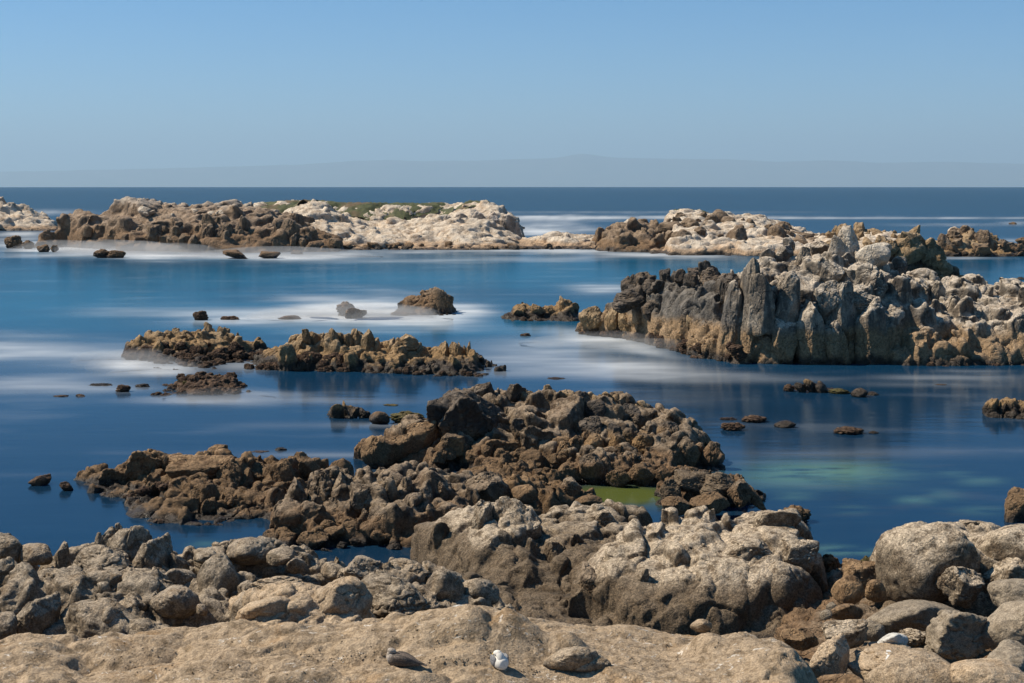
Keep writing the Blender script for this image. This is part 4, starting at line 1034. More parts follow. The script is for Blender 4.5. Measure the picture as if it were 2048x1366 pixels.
scatter(r, 20, ['lump', 'column', 'angular'], 'black', 0.4, 1.2, (900, 1420), (0.3, 1.0), (0.7, 1.3))
scatter(r, 26, ['round', 'column', 'lump'], 'tan', 0.3, 0.6, (1030, 1300), (0.9, 1.04), (0.8, 1.4), ridge=0)
scatter(r, 30, ['lump', 'angular'], 'rust', 0.3, 0.8, (720, 1300), (0.0, 0.4), (0.7, 1.1))
# low dark rocks in the middle of the group
r = crag('rock_outcrop', 'low dark broken rocks between the black hump and the big crusted rock', 'rock outcrop',
    [dict(c=[(840, 960), (880, 945), (960, 935), (1050, 930), (1110, 945), (1150, 975), (1180, 990)], D=52.2, b=[(840, 1030), (1180, 1010)], k=1.8, bw=3, bs=.3),
     dict(c=[(870, 1000), (900, 985), (950, 966), (1000, 955), (1035, 970), (1080, 990), (1130, 975), (1160, 985), (1190, 1000)], D=47.6, b=[(870, 1060), (1200, 1040)], k=2.2, bw=3, bs=.2)],
    0.062, (0.9, 0.8), 'rust', seed=24, jag=.25)
S = lambda *a, **k: stone(*a, parent=r, **{**dict(mat='dark', deep=.95, roll=random.uniform(-6, 6)), **k})
S(935, 942, 1022, 1022, 46.8, 'angular', roll=-15); S(1022, 968, 1075, 1012, 46.6, 'round', mat='rust'); S; S(1120, 955, 1165, 1000, 47.6, 'lump'); S; S(890, 950, 940, 985, 48.6, 'slab')
S(1150, 990, 1205, 1012, 47.2, 'round', mat='rust')
scatter(r, 25, ['lump', 'round', 'angular'], 'dark', 0.2, 0.6, (850, 1175), (0.2, 1.0), (0.6, 1.1))
# arch-like piece behind the pool
r = crag('rock_outcrop', 'rounded dark wall of rock with pale rim behind the green tide pool', 'rock outcrop',
    [dict(c=[(1108, 955), (1125, 935), (1160, 912), (1190, 908), (1250, 914), (1300, 922), (1350, 930), (1385, 945), (1400, 962)], D=53.4, b=[(1108, 972), (1200, 978), (1400, 978)], k=4.5, bw=1.5)],
    0.05, (0.9, 0.8), 'dark', seed=25, jag=.14, vs=.6)
S = lambda *a, **k: stone(*a, parent=r, **{**dict(mat='dark', deep=.8, roll=random.uniform(-6, 6)), **k})
S(1112, 930, 1165, 975, 52.2, 'slab', roll=-25, mat='rust'); S(1158, 905, 1215, 975, 52.2, 'angular'); S(1210, 932, 1262, 978, 51.8, 'lump', mat='rust'); S(1255, 928, 1310, 976, 52, 'lump', mat='rust'); S(1300, 930, 1345, 975, 52.2, 'lump'); S(1340, 932, 1390, 970, 52.6, 'lump', mat='rust')
# right knob
r = crag('rock_outcrop', 'grey-brown stepped outcrop between the green tide pool and the open water', 'rock outcrop',
    [dict(c=[(1316, 985), (1328, 972), (1350, 955), (1385, 938), (1410, 938), (1445, 948), (1480, 962), (1500, 978), (1528, 985), (1534, 1010)], D=50.0, b=[(1316, 1020), (1400, 1028), (1534, 1022)], k=2.6, bw=3, bs=.5)],
    0.046, (0.9, 0.7), 'dark', seed=26, jag=.2)
S = lambda *a, **k: stone(*a, parent=r, **{**dict(mat='near', deep=.95, roll=random.uniform(-6, 6)), **k})
S(1318, 956, 1365, 1022, 48.4, 'slab'); S(1345, 940, 1420, 990, 48.8, 'angular'); S(1400, 945, 1470, 1000, 48.4, 'slab', roll=10); S(1380, 984, 1460, 1030, 46.8, 'angular', mat='rust', roll=-14); S(1320, 992, 1385, 1028, 46.8, 'angular', mat='rust', roll=-10)
S(1455, 960, 1505, 1015, 47.8, 'lump', mat='dark'); S(1495, 972, 1532, 1020, 47.8, 'fin', mat='dark'); S
scatter(r, 40, ['lump', 'slab', 'knobby'], 'dark', 0.2, 0.5, (1325, 1528), (0.4, 1.05), (0.6, 1.0))
single((1560, 1012, 1624, 1052), 44, 'knobby', 'rust', 'brown mussel-edged rock peeking out behind the right end of the big crusted rock')

# ------------------------------------------------------------------ big crusted rocks
r = crag('large_rock', 'big leaning crusted rock with a square pale cap, in front of the dark furrowed outcrop', 'rock',
    [dict(c=[(792, 1108), (800, 1090), (830, 1072), (862, 1060), (890, 1040), (915, 1018), (940, 1006), (960, 1012), (980, 1000), (1060, 1000), (1075, 1030), (1120, 1022), (1180, 1010), (1250, 1012), (1290, 1022)], D=[(792, 41.8), (960, 41.8), (1290, 43.5)],
          b=[(792, 1118), (850, 1150), (950, 1200), (1050, 1225), (1290, 1230)], k=3.6, bw=3, bs=.4),
     dict(c=[(880, 1150), (1000, 1172), (1130, 1192), (1260, 1215)], D=37.2, b=[(900, 1290), (1260, 1300)], zb=.1, k=1.2, bw=2, bs=.3)],
    0.044, (1.9, 1.6), 'near', seed=31, jag=.10, m=.4, dome=.08, small=.2, crack=.2, size=1.3, vs=.4, amp=.10, strike=25, fine=1.2)
S = lambda *a, **k: stone(*a, parent=r, **{**dict(mat='near', deep=.9), **k})
S(975, 994, 1070, 1100, 40.2, 'angular', roll=4, i=1); S(938, 1002, 985, 1110, 40.0, 'fin'); S(1030, 1040, 1085, 1100, 40, 'angular')
S(1078, 1080, 1140, 1180, 39.2, 'lump'); S(860, 1040, 900, 1110, 40.6, 'fin', mat='dark'); S(1130, 1060, 1185, 1190, 39.6, 'lump', mat='dark'); S(1180, 1020, 1230, 1060, 41.5, 'lump')
scatter(r, 60, ['lump', 'angular', 'column'], 'near', 0.12, 0.5, (1070, 1290), (0.75, 1.04), (0.7, 1.1))
r = crag('large_rock', 'biggest pale crusted rock with a dark shaded right end, beside the pebble gap', 'rock',
    [dict(c=[(1120, 1200), (1150, 1150), (1180, 1110), (1210, 1068), (1240, 1040), (1290, 1030), (1340, 1025), (1400, 1024), (1440, 1028), (1480, 1022), (1530, 1014), (1592, 1020), (1606, 1050), (1625, 1090), (1640, 1120), (1650, 1185)],
          D=[(1120, 37), (1240, 39), (1600, 39), (1650, 36.5)], b=[(1120, 1225), (1200, 1250), (1290, 1262), (1500, 1268), (1650, 1268)], zb=0.2, k=4.6, bw=2.5, bs=.5)],
    0.044, (1.7, 1.4), 'near', seed=32, jag=.08, m=.4, dome=.08, small=.18, crack=.2, size=1.4, vs=.5, amp=.10, strike=-10, fine=1.2)
S = lambda *a, **k: stone(*a, parent=r, **{**dict(mat='near', deep=.8), **k})
S(1480, 1120, 1648, 1285, 35.4, 'round', i=2); S(1500, 1014, 1600, 1092, 37.2, 'fin', i=4); S(1440, 1076, 1560, 1150, 36, 'slab')
S(1230, 1130, 1300, 1260, 35.6, 'fin'); S(1160, 1130, 1240, 1230, 36, 'fin', mat='dark'); 
S(1560, 1075, 1640, 1150, 35.8, 'angular')
scatter(r, 20, ['column', 'fin'], 'near', 0.3, 1.1, (1220, 1500), (0.5, 1.0), (0.7, 1.2), sink=.55)

# ------------------------------------------------------------------ left shore rocks
r = crag('shore_rock', 'grey crusted shore rock mass with pointed peaks at the left, behind the sandy ledge', 'rock',
    [dict(c=[(-400, 1060), (-100, 1050), (0, 1070), (30, 1068), (50, 1090), (100, 1112), (175, 1118), (205, 1095), (225, 1075), (250, 1068), (275, 1076), (300, 1110), (330, 1128), (385, 1128), (410, 1140), (470, 1140)], D=31.8, b=[(-400, 1170), (470, 1170)], zb=2.0, k=2.0, bw=2.0, bs=1.0),
     dict(c=[(-400, 1170), (0, 1160), (60, 1150), (150, 1150), (300, 1155), (400, 1175), (480, 1190), (560, 1200)], D=28.2, b=[(-400, 1290), (560, 1290)], zb=2.25, k=2.2, bw=3, bs=.3)],
    0.042, (1.25, 1.0), 'shore', seed=41, jag=.12, m=.65, dome=.6, crack=.3, size=.9, vs=.9, amp=.09, zmin=1.0, fine=.8, rdg=.6)
S = lambda *a, **k: stone(*a, parent=r, **{**dict(mat='shore', deep=1.15), **k})
for a in [(200, 1050, 318, 1190, 30.6, 'angular'), (262, 1076, 342, 1190, 29.8, 'angular'), (138, 1092, 270, 1170, 29.4, 'slab'), (180, 1064, 218, 1140, 30.8, 'peak'), (110, 1084, 142, 1150, 31, 'column'), (158, 1094, 185, 1122, 31, 'round'),
          (-30, 1066, 44, 1130, 31, 'round'), (40, 1088, 108, 1130, 31, 'round'), (140, 1140, 272, 1206, 28.6, 'slab'), (-40, 1118, 60, 1220, 28.8, 'round'), 
          (328, 1102, 380, 1190, 30, 'column'), (308, 1130, 392, 1200, 28.8, 'round'), (270, 1160, 312, 1205, 28.4, 'round'), (392, 1108, 480, 1222, 28.4, 'round'), (385, 1095, 440, 1130, 30, 'round'),
          (118, 1204, 214, 1262, 27, 'round'), (300, 1170, 400, 1240, 27.2, 'round'), (196, 1210, 250, 1268, 26.4, 'round'), (205, 1190, 300, 1236, 27.4, 'round'),
          (392, 1208, 416, 1232, 26.8, 'round'), (30, 1195, 115, 1280, 26.6, 'angular'), (-30, 1225, 34, 1290, 26, 'round'), ]:
    S(*a, roll=random.uniform(-5, 5))
scatter(r, 16, ['round'], 'shore', 0.6, 1.8, (-60, 470), (0.05, 0.9), (0.5, 0.8), sink=.5)
r = crag('shore_rock', 'dark grey humped shore rocks left of the shadowed pool', 'rock',
    [dict(c=[(380, 1125), (410, 1108), (455, 1088), (500, 1082), (545, 1084), (600, 1105), (660, 1120), (700, 1150), (720, 1165)], D=32.0, b=[(380, 1190), (720, 1190)], zb=2.0, k=2.0, bw=2.0, bs=1.0)],
    0.028, (0.6, 0.55), 'shore', seed=42, jag=.2, m=.6, dome=.5, size=.5, vs=1.0, amp=.06, zmin=1.2, rdg=.6)
S = lambda *a, **k: stone(*a, parent=r, **{**dict(mat='shore', deep=1.15), **k})
for a in [(452, 1074, 555, 1130, 31, 'round'), (384, 1096, 454, 1135, 31, 'round'), (530, 1096, 590, 1130, 30.6, 'round'), (570, 1112, 610, 1150, 30.4, 'round'), (640, 1125, 690, 1165, 30.4, 'round'), ]:
    S(*a, roll=random.uniform(-5, 5))
scatter(r, 10, ['round'], 'shore', 0.4, 1.2, (400, 700), (0.1, 0.95), (0.5, 0.8), sink=.5)
r = crag('shore_rock', 'smooth tan block with an orange hollow and a steep shaded right side', 'rock',
    [dict(c=[(455, 1190), (480, 1168), (500, 1156), (540, 1150), (620, 1150), (670, 1158), (710, 1172), (735, 1200), (752, 1235)], D=27.4, b=[(455, 1262), (752, 1262)], zb=2.75, k=3.4, bw=1.6, bs=.7)],
    0.03, (1.1, 1.0), 'sandtan', seed=43, jag=.06, m=.4, dome=.2, crack=.12, size=.6, vs=.8, amp=.05, zmin=1.4)
S = lambda *a, **k: stone(*a, parent=r, **{**dict(mat='sandtan', deep=.9), **k})
S(470, 1182, 636, 1262, 26.2, 'round', i=1); S(626, 1156, 745, 1262, 26.2, 'angular', i=4); S(500, 1148, 630, 1200, 27, 'slab')
r = crag('shore_rock', 'layered grey slab rock right of the smooth tan block', 'rock',
    [dict(c=[(660, 1170), (690, 1150), (730, 1128), (765, 1120), (800, 1128), (850, 1138), (900, 1150), (930, 1160), (990, 1176), (1010, 1200)], D=29.4, b=[(660, 1250), (1010, 1250)], zb=2.4, k=2.8, bw=1.8, bs=.8)],
    0.032, (1.0, 0.8), 'shore', seed=44, jag=.12, m=.6, dome=.25, crack=.25, size=.5, vs=1.6, amp=.06, zmin=1.4)
S = lambda *a, **k: stone(*a, parent=r, **{**dict(mat='shore', deep=.9), **k})
S(700, 1150, 860, 1245, 27.6, 'slab'); S(690, 1116, 790, 1175, 28.8, 'slab', roll=-20); S(765, 1118, 860, 1165, 29, 'slab'); S(850, 1136, 930, 1230, 28.2, 'round'); S(915, 1156, 1000, 1215, 28.4, 'round'); S(870, 1142, 925, 1165, 29, 'round')
S(752, 1140, 768, 1156, 28.4, 'round')
single((888, 1206, 942, 1240), 25.5, 'round', 'whitest', 'small pale grey stone sitting in the gap behind the sandy ledge', name='stone', cat='stone')

# ------------------------------------------------------------------ the sandy ledge with the gulls
LEDGE_TOP = [(-900, 1290), (-200, 1285), (0, 1283), (60, 1276), (130, 1270), (220, 1268), (300, 1262), (360, 1252), (450, 1250), (520, 1250), (600, 1246), (680, 1248), (750, 1244), (800, 1240), (850, 1238), (900, 1236), (1000, 1238), (1120, 1240), (1180, 1248), (1250, 1252), (1320, 1262),
             (1400, 1262), (1460, 1268), (1500, 1272), (1560, 1268), (1590, 1280), (1615, 1302), (1640, 1345), (1655, 1400), (1670, 1600)]
def ledge_h(X, Y, detail=True):
    U = 1024 + FP * X / np.maximum(Y, 1)
    D1 = 24.4 + 0.5 * np.sin(X * 0.9) + 0.25 * np.sin(X * 2.3 + 1)
    vt = poly_at(LEDGE_TOP, U, 1)
    zt = EYE - (vt - HV) / FP * D1
    zf = 3.02 + 0.04 * X * 0.3
    t = np.clip((Y - 20.5) / (D1 - 20.5), 0, 1)
    z = zf * (1 - t) + np.minimum(zt, 3.6) * t
    z = z - np.clip(20.5 - Y, 0, 99) ** 1.5 * 0.10
    z = z - 2.2 * np.maximum(Y - D1, 0) ** 1.4
    # right end rolls off
    ru = (1655 - 60 * sstep(22, 25, Y)) - U
    z = z - 1.1 * np.clip(0.75 + 0.45 * np.sin(Y * 1.9) + 0.22 * np.sin(Y * 4.3 + 1) - ru / FP * Y, 0, 5) ** 1.5
    def bump(u, v, zc, ru_, ry, h, p=2.0):
        D = (EYE - zc) * FP / (v - HV); x0 = wx(u, D)
        q = np.sqrt(((X - x0) / ru_) ** 2 + ((Y - D) / ry) ** 2)
        return h * np.exp(-q ** (p * 1.3))
    z = z + bump(970, 1258, 3.4, 0.50, 0.6, 0.50) + bump(1050, 1258, 3.4, 0.36, 0.5, 0.36) + bump(880, 1262, 3.4, 0.6, 0.6, 0.12) + bump(1132, 1264, 3.35, 0.28, 0.45, 0.24) + bump(1140, 1300, 3.2, 0.5, 0.5, 0.06)
    z = z + bump(1410, 1290, 3.1, 0.28, 0.35, 0.24) + bump(1440, 1300, 3.1, 0.5, 0.5, 0.12) + bump(1530, 1320, 3.0, 0.7, 1.2, 0.22)
    if detail:
        z0_ = z
        P = np.stack([X, Y, np.zeros_like(X)], 1).astype(np.float32)
        z = z + 0.10 * fbm(P * np.array([.55, .8, 1], np.float32), 3)
        W = P * np.array([0.85, 1.7, 1], np.float32)
        a = R(-18)
        W = np.stack([W[:, 0] * math.cos(a) - W[:, 1] * math.sin(a), W[:, 0] * math.sin(a) + W[:, 1] * math.cos(a), W[:, 2]], 1).astype(np.float32)
        W = W + 0.35 * np.stack([fbm(W * 1.2, 3), fbm(W * 1.2 + 7, 3), W[:, 0] * 0], 1)
        f1, f2, idv, _ = worley(W + np.array([0, 0, 3.5], np.float32), 2)
        e = f2 - f1
        side = sstep(1.2, -2.0, X)
        z = z + (0.05 + 0.15 * side) * (0.5 - f1 * f1 * 1.9) + (0.03 + 0.08 * side) * (idv - 0.5) * sstep(0, .3, e) - 0.012 * np.exp(-(e / 0.05) ** 2)
        f1, f2, idv, _ = worley(W * 2.6 + np.array([5, 0, 4.5], np.float32), 2)
        z = z + 0.030 * sstep(-0.2, 0.4, fbm(P * 0.9 + 5, 2)) * (0.4 - f1 * f1)
        Wc = P * np.array([0.55, 0.9, 1], np.float32) + 0.25 * np.stack([fbm(P * 1.7 + 3, 3), fbm(P * 1.7 + 23, 3), P[:, 0] * 0], 1)
        f1, f2, idv, _ = worley(Wc.astype(np.float32) + np.array([0, 0, 6.5], np.float32), 2)
        z = z - 0.05 * np.exp(-((f2 - f1) / 0.022) ** 2) * sstep(-0.1, 0.25, fbm(P * 0.8 + 61, 2)) + 0.07 * (idv - .5) * sstep(0, .06, f2 - f1)
        z = z + 0.03 * fbm(P * 3.2, 4, .6) + 0.010 * ridged(P * 9 + 3, 3) * sstep(-.2, .4, fbm(P * 1.1 + 9, 2))
        cl = sstep(0.05, 0.35, fbm(P * np.array([.9, 1.6, 1], np.float32) + 21, 2))
        f1, f2, idv, _ = worley(P * 14, 2)
        z = z + cl * 0.016 * (0.6 - f1) * 1.3
        calm = np.exp(-((X + 1.55) ** 2 + (Y - 22.45) ** 2) / 0.16) + np.exp(-((X + 0.19) ** 2 + (Y - 22.4) ** 2) / 0.12)
        z = z * (1 - 0.85 * np.clip(calm, 0, 1)) + (z0_ + 0.02) * 0.85 * np.clip(calm, 0, 1)
    return z
def build_ledge():
    ys = np.concatenate([np.linspace(13, 19.6, 60), np.arange(19.65, 25.2, 0.028), np.arange(25.25, 27, .05)])
    xs = np.concatenate([np.linspace(-14, -8.6, 50), np.arange(-8.55, 5.9, 0.028)])
    X, Y = np.meshgrid(xs, ys); Xf, Yf = X.ravel(), Y.ravel()
    Z = ledge_h(Xf, Yf)
    P = np.stack([Xf, Yf, Z], 1).astype(np.float32)
    F = grid_faces(len(ys), len(xs))
    N = vnormals(P, np.concatenate([F[:, :3], F[:, [0, 2, 3]]]))
    P = P + N * (0.012 * fbm(P * 7, 3))[:, None]
    F = F[P[F][:, :, 2].max(1) > 0.6]
    o = link('rock_ledge', mesh_np('rock_ledge', P, F), M['sand'])
    return tag(o, 'broad sandy-coloured rock ledge filling the foot of the photo, two gulls on it', 'rock ledge')
build_ledge()
def on_ledge(u, v):
    """point of the ledge seen at photo position u, v"""
    d = np.linspace(19, 25, 900); x = (u - 1024) / FP * d
    z = ledge_h(x, d); zz = EYE - (v - HV) / FP * d
    k = np.argmax(z > zz)
    return Vector((float(x[k]), float(d[k]), float(z[k])))
# seal-shaped boulder under an overhang
p = on_ledge(1155, 1338)
r = empty('boulder', p); tag(r, 'long dark-topped boulder shaped like a lying seal, at the bottom right of the ledge', 'boulder')
D = p.y
stone(1084, 1294, 1200, 1346, D + 0.0, 'round', 'shore', parent=r, roll=8, deep=.6, i=3, name='boulder_body')
stone(1130, 1308, 1222, 1342, D + 0.02, 'round', 'shore', parent=r, roll=3, deep=.7, i=0, name='boulder_end')
for (u, v, w_, h_) in [(235, 1338, 34, 26), (60, 1300, 60, 22)]:
    pass

# ------------------------------------------------------------------ boulders on the right
def base_gully():
    r = crag('gully_floor', 'dark gully floor of wet stones between the big crusted rock and the right boulders', 'gully',
        [dict(c=[(1560, 1180), (1640, 1150), (1700, 1140), (1760, 1150), (1900, 1200), (2200, 1210)], D=37.5, b=[(1560, 1420), (2200, 1420)], zb=0.8, k=1.0, bw=1.5, bs=1)],
        0.09, (.5, .5), 'dark', seed=51, zmin=-.6)
    return r
gf = base_gully(); gf['kind'] = 'structure'
for k_ in ('category',):
    if k_ in gf: del gf[k_]
r = crag('large_boulder', 'massive rounded tan boulder with fine cracks at the right edge', 'boulder',
    [dict(c=[(1752, 1110), (1762, 1085), (1785, 1060), (1830, 1046), (1880, 1052), (1920, 1049), (1975, 1046), (2010, 1060), (2060, 1062), (2160, 1070)], D=36.2, b=[(1752, 1235), (2160, 1250)], zb=.8, k=4.0, bw=2, bs=.6)],
    0.046, (1.8, 1.4), 'near', seed=52, jag=.05, m=.35, dome=.3, crack=.1, size=.7, vs=.9, amp=.05, rdg=.5)
S = lambda *a, **k: stone(*a, parent=r, **{**dict(mat='near', deep=.85), **k})
S(1757, 1042, 1950, 1235, 34.0, 'round', i=4); S(1940, 1052, 2120, 1180, 34.2, 'round', i=0); S(1870, 1130, 1965, 1215, 33.0, 'lump'); S(1905, 1036, 1985, 1070, 36.5, 'lump'); S(1960, 1120, 2080, 1230, 33.2, 'lump')
for (b, D, kd, mt, lb, kw) in [
    ((1720, 1192, 1925, 1290), 31.8, 'round', 'greysm', 'broad dark speckled boulder lying below the massive tan boulder', dict(i=1)),
    ((1850, 1208, 2010, 1320), 29.6, 'lump', 'greysm', 'smooth grey boulder with soft folds, left one of the grey pair at the right', dict(i=2)),
    ((1960, 1200, 2120, 1330), 29.2, 'round', 'greysm', 'smooth grey boulder cut by the right edge, right one of the grey pair', dict(i=3)),
    ((1980, 1160, 2100, 1225), 31.6, 'round', 'greysm', 'low grey boulder at the right edge behind the smooth grey pair', {}),
    ((1690, 1296, 1880, 1390), 27.2, 'slab', 'sandtan', 'orange-tan boulder with a white streak of bird dropping', dict(roll=-4, i=0)),
    ((1728, 1305, 1935, 1430), 26.0, 'round', 'sandtan', 'large smooth tan boulder at the bottom edge, in front of the streaked one', dict(i=2)),
    ((1895, 1322, 2080, 1440), 25.6, 'round', 'sandtan', 'smooth tan boulder at the bottom right corner', dict(i=0)),
    ((1970, 1290, 2090, 1350), 27.6, 'round', 'greysm', 'flat grey boulder above the corner boulder at the right edge', {}),
    ((1642, 1235, 1738, 1312), 28.6, 'angular', 'near', 'angular two-toned block, rough grey above and tan below', dict(i=0)),
    ((1720, 1240, 1768, 1284), 29.6, 'round', 'greysm', 'rounded mauve-grey stone between the angular block and the white stone', {}),
    ((1754, 1262, 1818, 1300), 27.8, 'round', 'whitest', 'bright white egg-shaped boulder', dict(i=1)),
    ((1612, 1276, 1705, 1362), 27.0, 'angular', 'sandtan', 'angular tan block right beside the end of the sandy ledge', dict(i=3)),
    ((1630, 1346, 1740, 1420), 25.6, 'round', 'rust', 'dark brown rock at the bottom edge below the angular tan block', {}),
    ((1665, 1150, 1728, 1214), 32.6, 'round', 'rust', 'egg-shaped brown boulder standing in the gully', dict(roll=-20)),
    ((1658, 1202, 1728, 1246), 31.0, 'round', 'rust', 'half-shaded brown boulder lying under the egg-shaped one', dict(roll=8)),
    ((1682, 1118, 1768, 1190), 34.6, 'angular', 'rust', 'tilted brown boulder against the massive tan boulder', dict(i=5)),
    ((1728, 1158, 1772, 1208), 33.0, 'round', 'rust', 'narrow brown boulder wedged under the massive tan boulder', dict(roll=25)),
    ((1632, 1106, 1682, 1158), 38.0, 'knobby', 'rust', 'lumpy weedy brown rock at the water behind the gully', {}),
    ((1680, 1124, 1706, 1142), 38.6, 'knobby', 'rust', 'small brown rock at the water, between the weedy rock and the tilted boulder', {}),
    ((1720, 1112, 1760, 1150), 38.0, 'knobby', 'weed', 'olive-brown rock at the water just left of the massive tan boulder', {}),
    ((1560, 1256, 1640, 1300), 30.6, 'angular', 'rust', 'dark triangular rock behind the right end of the sandy ledge', dict(i=2)),
    ((1640, 1220, 1664, 1240), 30.5, 'round', 'greysm', 'small grey cobble in the dark gully, left one', {}),
    ((1652, 1205, 1674, 1222), 31.6, 'round', 'greysm', 'small grey cobble in the dark gully, above the left one', {}),
    ((1718, 1176, 1732, 1192), 33.2, 'round', 'tan', 'small pale cobble caught between the brown boulders', {}),
    ((1736, 1282, 1762, 1304), 28.6, 'angular', 'near', 'small tan stone squeezed left of the white egg-shaped boulder', {}),
    ((1792, 1260, 1860, 1292), 30.0, 'knobby', 'near', 'rubbly low stone behind the white egg-shaped boulder', {}),
    ((1380, 1238, 1425, 1266), 24.6, 'round', 'sand', 'small domed knob standing on the right part of the sandy ledge', {})]:
    single(b, D, kd, mt, lb, name='boulder' if (b[2] - b[0]) > 40 else 'stone', cat='boulder' if (b[2] - b[0]) > 40 else 'stone', **kw)
for _root, _fn in PENDING: _fn()

# ------------------------------------------------------------------ plants on the headland
def leaf_mat(name, a, b_, sc):
    t = NT(name); g = t.n('ShaderNodeNewGeometry'); oi = t.noise(g.outputs['Position'], sc, 5, 0.7)
    c = t.mix(t.ss(oi, 0.35, 0.65), a, b_)
    c = t.mix(t.math('MULTIPLY', t.ss(t.noise(g.outputs['Position'], sc * 0.12, 3), .48, .60), .8), c, (0.11, 0.07, 0.035))
    b = t.n('ShaderNodeBsdfPrincipled'); t.l(c, b.inputs['Base Color']); b.inputs['Roughness'].default_value = 0.8
    t.l(b.outputs[0], t.out.inputs['Surface']); return t.m
green = leaf_mat('ice_plant_leaves', (0.028, 0.036, 0.010), (0.07, 0.078, 0.022), 1.6)
def mat_patch(name, label, u0, u1, D0, D1, surf, seed, h=0.5, step=0.35, cover=0.0):
    xs = np.arange(wx(u0, D0), wx(u1, D0), step); ys = np.arange(D0, D1, step)
    X, Y = np.meshgrid(xs, ys); Xf, Yf = X.ravel(), Y.ravel()
    P = np.stack([Xf, Yf, np.full_like(Xf, seed)], 1).astype(np.float32)
    ex = np.minimum.reduce([Xf - xs[0], xs[-1] - Xf, (Yf - ys[0]) * 1.0, ys[-1] - Yf])
    cov = fbm(P * 0.16, 4) + 0.35 * np.clip(ex / 4, 0, 1) - 0.1 + cover
    z = surf(Xf, Yf) + h * (sstep(0.0, 0.3, cov) * 1.2 - 0.35) + 0.22 * fbm(P * 1.2, 3) + 0.16 * fbm(P * 3.4, 2)
    F = grid_faces(len(ys), len(xs)); F = F[(cov[F].max(1) > -0.02) & (np.ptp(z[F], axis=1) < 0.8)]
    V = np.stack([Xf, Yf, z], 1)
    used = np.unique(F); mp = np.zeros(len(V), np.int64); mp[used] = np.arange(len(used))
    o = link(name, mesh_np(name, V[used], mp[F]), green)
    tag(o, label, None, None, 'stuff')
hr = root_info[headland.name]
surf = lambda X, Y: bed_height(X, Y, hr)
mat_patch('ground_cover', 'dark green ice plant carpet on the flat top of the pale headland', 498, 905, 277, 314, surf, 1.0, 0.5, 0.4, 0.04)
mat_patch('ground_cover', 'small green plant tufts on the right end of the pale headland', 880, 1000, 281, 305, surf, 2.0, 0.5, 0.35, -0.1)
st_r = [v for k, v in root_info.items()]
stack = root_info['rock_island.002']
mat_patch('ground_cover', 'yellow-green plant tufts on the left top of the pale stack', 1345, 1460, 270, 282, lambda X, Y: bed_height(X, Y, stack), 3.0, 0.5, 0.3, -0.12)

# ------------------------------------------------------------------ gulls
def feather(name, a, b_, sc, rough=0.75):
    t = NT(name); tc = t.n('ShaderNodeTexCoord')
    n = t.noise(t.scalev(tc.outputs['Object'], (1, 3, 3)), sc, 4, 0.6)
    c = t.mix(t.ss(n, 0.4, 0.6), a, b_)
    b = t.n('ShaderNodeBsdfPrincipled'); t.l(c, b.inputs['Base Color']); b.inputs['Roughness'].default_value = rough
    t.l(b.outputs[0], t.out.inputs['Surface']); return t.m
F_brown = feather('mottled_brown_feathers', (0.06, 0.045, 0.035), (0.17, 0.13, 0.10), 30)
F_pale = feather('pale_streaked_feathers', (0.22, 0.18, 0.145), (0.42, 0.36, 0.30), 40)
F_dark = feather('dark_wing_feathers', (0.035, 0.028, 0.024), (0.09, 0.07, 0.055), 30)
F_white = feather('white_feathers', (0.58, 0.55, 0.50), (0.66, 0.63, 0.58), 20)
F_grey = feather('grey_wing_feathers', (0.11, 0.11, 0.12), (0.19, 0.19, 0.20), 20)
F_bill = feather('horn_bill', (0.05, 0.04, 0.035), (0.10, 0.08, 0.06), 20)
F_yel = feather('yellow_bill', (0.55, 0.36, 0.06), (0.6, 0.4, 0.08), 20)

def loft(name, path, mat, parent, ns=24, flat=None, sub=6):
    """smooth tube through (x, z, half width, half height) stations"""
    P = np.array(path, np.float64); n = len(P); T = np.linspace(0, n - 1, (n - 1) * sub + 1)
    def cr(c):
        out = []
        for t in T:
            i = min(int(t), n - 2); f = t - i
            p0, p1, p2, p3 = P[max(i - 1, 0), c], P[i, c], P[i + 1, c], P[min(i + 2, n - 1), c]
            out.append(0.5 * (2 * p1 + (p2 - p0) * f + (2 * p0 - 5 * p1 + 4 * p2 - p3) * f * f + (3 * p1 - p0 - 3 * p2 + p3) * f ** 3))
        return np.array(out)
    x, y, z, w_, h_ = [cr(c) for c in range(5)]
    w_ = np.maximum(w_, 0.0008); h_ = np.maximum(h_, 0.0008)
    V = []
    a = np.linspace(0, 2 * math.pi, ns, endpoint=False)
    for i in range(len(T)):
        j0, j1 = max(i - 1, 0), min(i + 1, len(T) - 1)
        d = np.array([x[j1] - x[j0], y[j1] - y[j0], z[j1] - z[j0]]); d /= np.linalg.norm(d) + 1e-9
        s = np.cross(d, [0, 0, 1]); s /= np.linalg.norm(s) + 1e-9
        up = np.cross(s, d)
        for k in a:
            V.append(np.array([x[i], y[i], z[i]]) + s * w_[i] * math.cos(k) + up * h_[i] * math.sin(k))
    V = np.array(V); F = []
    m_ = len(T)
    for i in range(m_ - 1):
        for k in range(ns):
            F.append((i * ns + k, i * ns + (k + 1) % ns, (i + 1) * ns + (k + 1) % ns, (i + 1) * ns + k))
    return link(name, mesh_np(name, V, F), mat, parent)

# brown young gull asleep, breast to the left, bill laid on its back
p = on_ledge(808, 1333)
gb = empty('gull', p + Vector((0, 0, 0.0))); gb.rotation_euler = (0, 0, R(-14))
tag(gb, 'brown speckled young gull asleep on the sandy ledge, tail to the right', 'gull')
